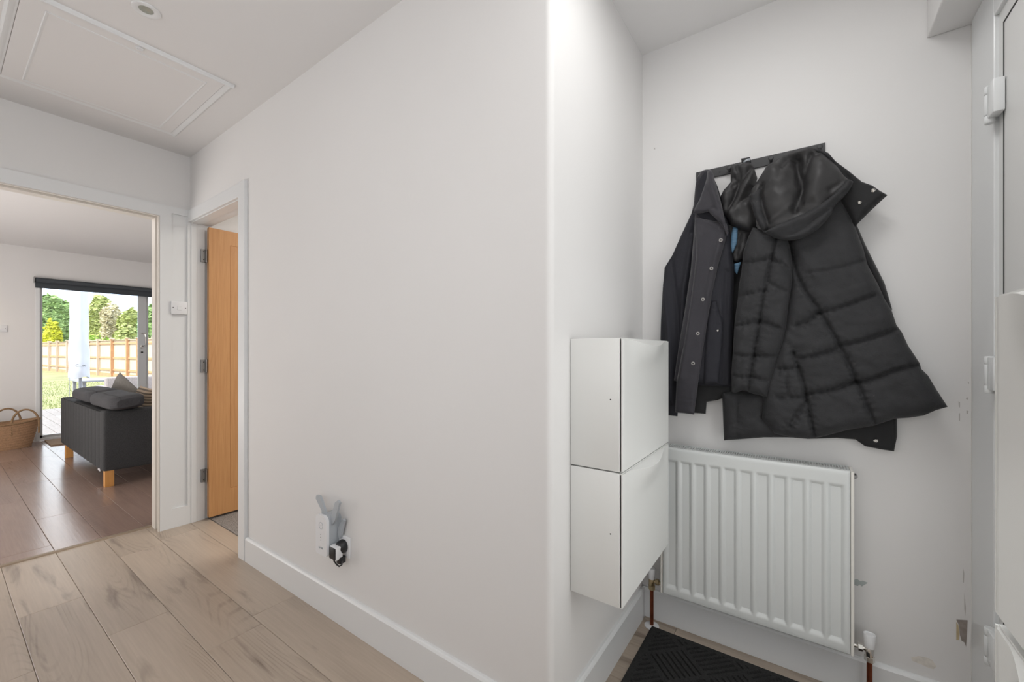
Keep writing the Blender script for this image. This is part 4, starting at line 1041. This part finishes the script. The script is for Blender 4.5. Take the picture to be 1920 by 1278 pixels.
# trees and bushes
def crown(bm, blobs, n, size, rs_):
    tot = sum(b[3]*b[4]+b[3]*b[5]+b[4]*b[5] for b in blobs)
    for b in blobs:
        cx, cy, cz, rx, ryy, rz = b
        k = int(n*(rx*ryy+rx*rz+ryy*rz)/tot)
        for _ in range(k):
            d = Vector((rs_.gauss(0, 1), rs_.gauss(0, 1), rs_.gauss(0, 1))).normalized(); rr = .72+.34*rs_.random()
            rr *= 1+.22*noise.noise(d*2.3+Vector((cx, cy, cz)))
            p = Vector((cx+d.x*rx*rr, cy+d.y*ryy*rr, cz+d.z*rz*rr))
            s = size*rs_.uniform(.6, 1.4)
            a = (d+Vector((rs_.gauss(0, .7), rs_.gauss(0, .7), rs_.gauss(0, .7)))).normalized()
            q = a.to_track_quat('Z', 'Y'); w = rs_.uniform(.4, .7)
            vs = [bm.verts.new(p+q @ Vector(v)) for v in ((-s, 0, 0), (0, -s*w, .15*s), (s, 0, 0), (0, s*w, .15*s))]
            bm.faces.new(vs)
def tree(name, label, cat, m, X, x0, x1, ytop, n, size, seed, depth=1.0, trunk=True, nb=9):
    """crown fills photo columns x0..x1 up to ytop at garden distance X; stands on the ground"""
    rs_ = random.Random(seed); a = PX(x0, ytop, X); b = PX(x1, ytop, X); w = abs(b.y-a.y)/2; cy = (a.y+b.y)/2; zt = a.z
    base = Vector((X, cy, GZ)); t = thing(name, label, cat, base)
    zb = GZ+(zt-GZ)*(.18 if trunk else .02); hh = (zt-zb)/2
    blobs = [(X, cy, zb+hh, w*.75*depth, w*.72, hh*.85)]
    for k in range(nb):
        an = rs_.uniform(0, 2*PI); f = rs_.uniform(.35, .62); zz = zb+hh*(1+rs_.uniform(-.75, .62))
        lim = math.sqrt(max(.1, 1-((zz-zb-hh)/hh)**2))
        blobs.append((X+math.cos(an)*w*f*depth*lim, cy+math.sin(an)*w*f*lim, zz, w*.42, w*.42, hh*.34))
    # shift so that the top matches
    bm = NB(); crown(bm, blobs, n, size, rs_); obj('foliage', bm, m, t)['kind'] = 'stuff'
    bm = NB(); rr = max(.05, w*.07)
    tube(bm, [(X, cy, GZ-.02), (X+.05*w, cy+.03*w, GZ+(zt-GZ)*.3), (X-.02*w, cy-.04*w, GZ+(zt-GZ)*.55), (X, cy+.02, GZ+(zt-GZ)*.8)], [rr*1.3, rr, rr*.8, rr*.3], 8)
    tr = obj('trunk', bm, M_bark, t, True)
    for k in range(5):
        an = rs_.uniform(0, 2*PI); z0 = GZ+(zt-GZ)*rs_.uniform(.35, .6)
        bm = NB(); tube(bm, [(X, cy, z0), (X+math.cos(an)*w*.35, cy+math.sin(an)*w*.35, z0+hh*.5), (X+math.cos(an)*w*.6, cy+math.sin(an)*w*.6, z0+hh*.85)], [rr*.5, rr*.35, rr*.12], 6)
        obj('branch', bm, M_bark, tr, True)
    return t
tree('broadleaf_tree', 'tall dark green broadleaf tree left of the covered parasol', 'tree', M_leafd, -66, 66, 142, 546, 9000, .30, 1)
tree('yellow_shrub', 'yellow green shrub above the fence at the left of the patio door', 'shrub', M_leafy, -52, 74, 121, 596, 5000, .16, 2, trunk=False)
tree('broadleaf_tree', 'olive green tree right of the covered parasol', 'tree', M_leafm, -50, 158, 214, 545, 8000, .22, 3)
tree('ornamental_tree', 'dusty pale pinkish tree in the middle of the garden view', 'tree', M_leafp, -47, 186, 236, 562, 6500, .20, 4)
tree('broadleaf_tree', 'mixed green tree nearest the sliding door post', 'tree', M_leafm, -44, 218, 272, 575, 6500, .20, 5)
tree('broadleaf_tree', 'dark green tree behind the sliding door post', 'tree', M_leafd, -40, 256, 320, 560, 6000, .2, 6)
for k, (a, b, yt) in enumerate(((164, 177, 625), (178.5, 191, 622), (193, 207, 626))):
    tree('hydrangea_bush', ['low bright green bush above the fence beside the parasol cover', 'low bright green bush above the fence, middle of three', 'low bright green bush above the fence, rightmost of three'][k], 'bush', M_leafb, -34-2.2*(k % 2), a, b, yt, 1500, .10, 20+k, trunk=False, nb=4)
tree('hedge_bush', 'dark green bush low behind the fence on the right', 'bush', M_leafm, -36, 205, 262, 604, 6000, .14, 31, trunk=False)
# distant house behind the yellow shrub
XH = -78
hs = thing('distant_house', 'pale house with low roof behind the yellow green shrub', 'house', (XH, 6, GZ))
a = PX(62, 592, XH); b = PX(112, 592, XH)
obj('wall', bx((XH-4, a.y-4, GZ), (XH, b.y, a.z-.6)), M_house, hs)
bm = prism(NB(), [(XH-4.5, 0, a.z-.6), (XH+.4, 0, a.z-.6), (XH-2, 0, a.z+.6)], (0, b.y-a.y+4.6, 0)); bmesh.ops.translate(bm, verts=bm.verts, vec=(0, a.y-4.3, 0)); obj('roof', bm, M_roof, hs)
wn_ = obj('window', bx((XH-.05, a.y+.4, 1.6), (XH+.04, a.y+1.6, 2.6)), M_upvc, hs)
obj('pane', bx((XH+.03, a.y+.5, 1.7), (XH+.06, a.y+1.5, 2.5)), mat('dark pane', (.08, .1, .12), .1), wn_)
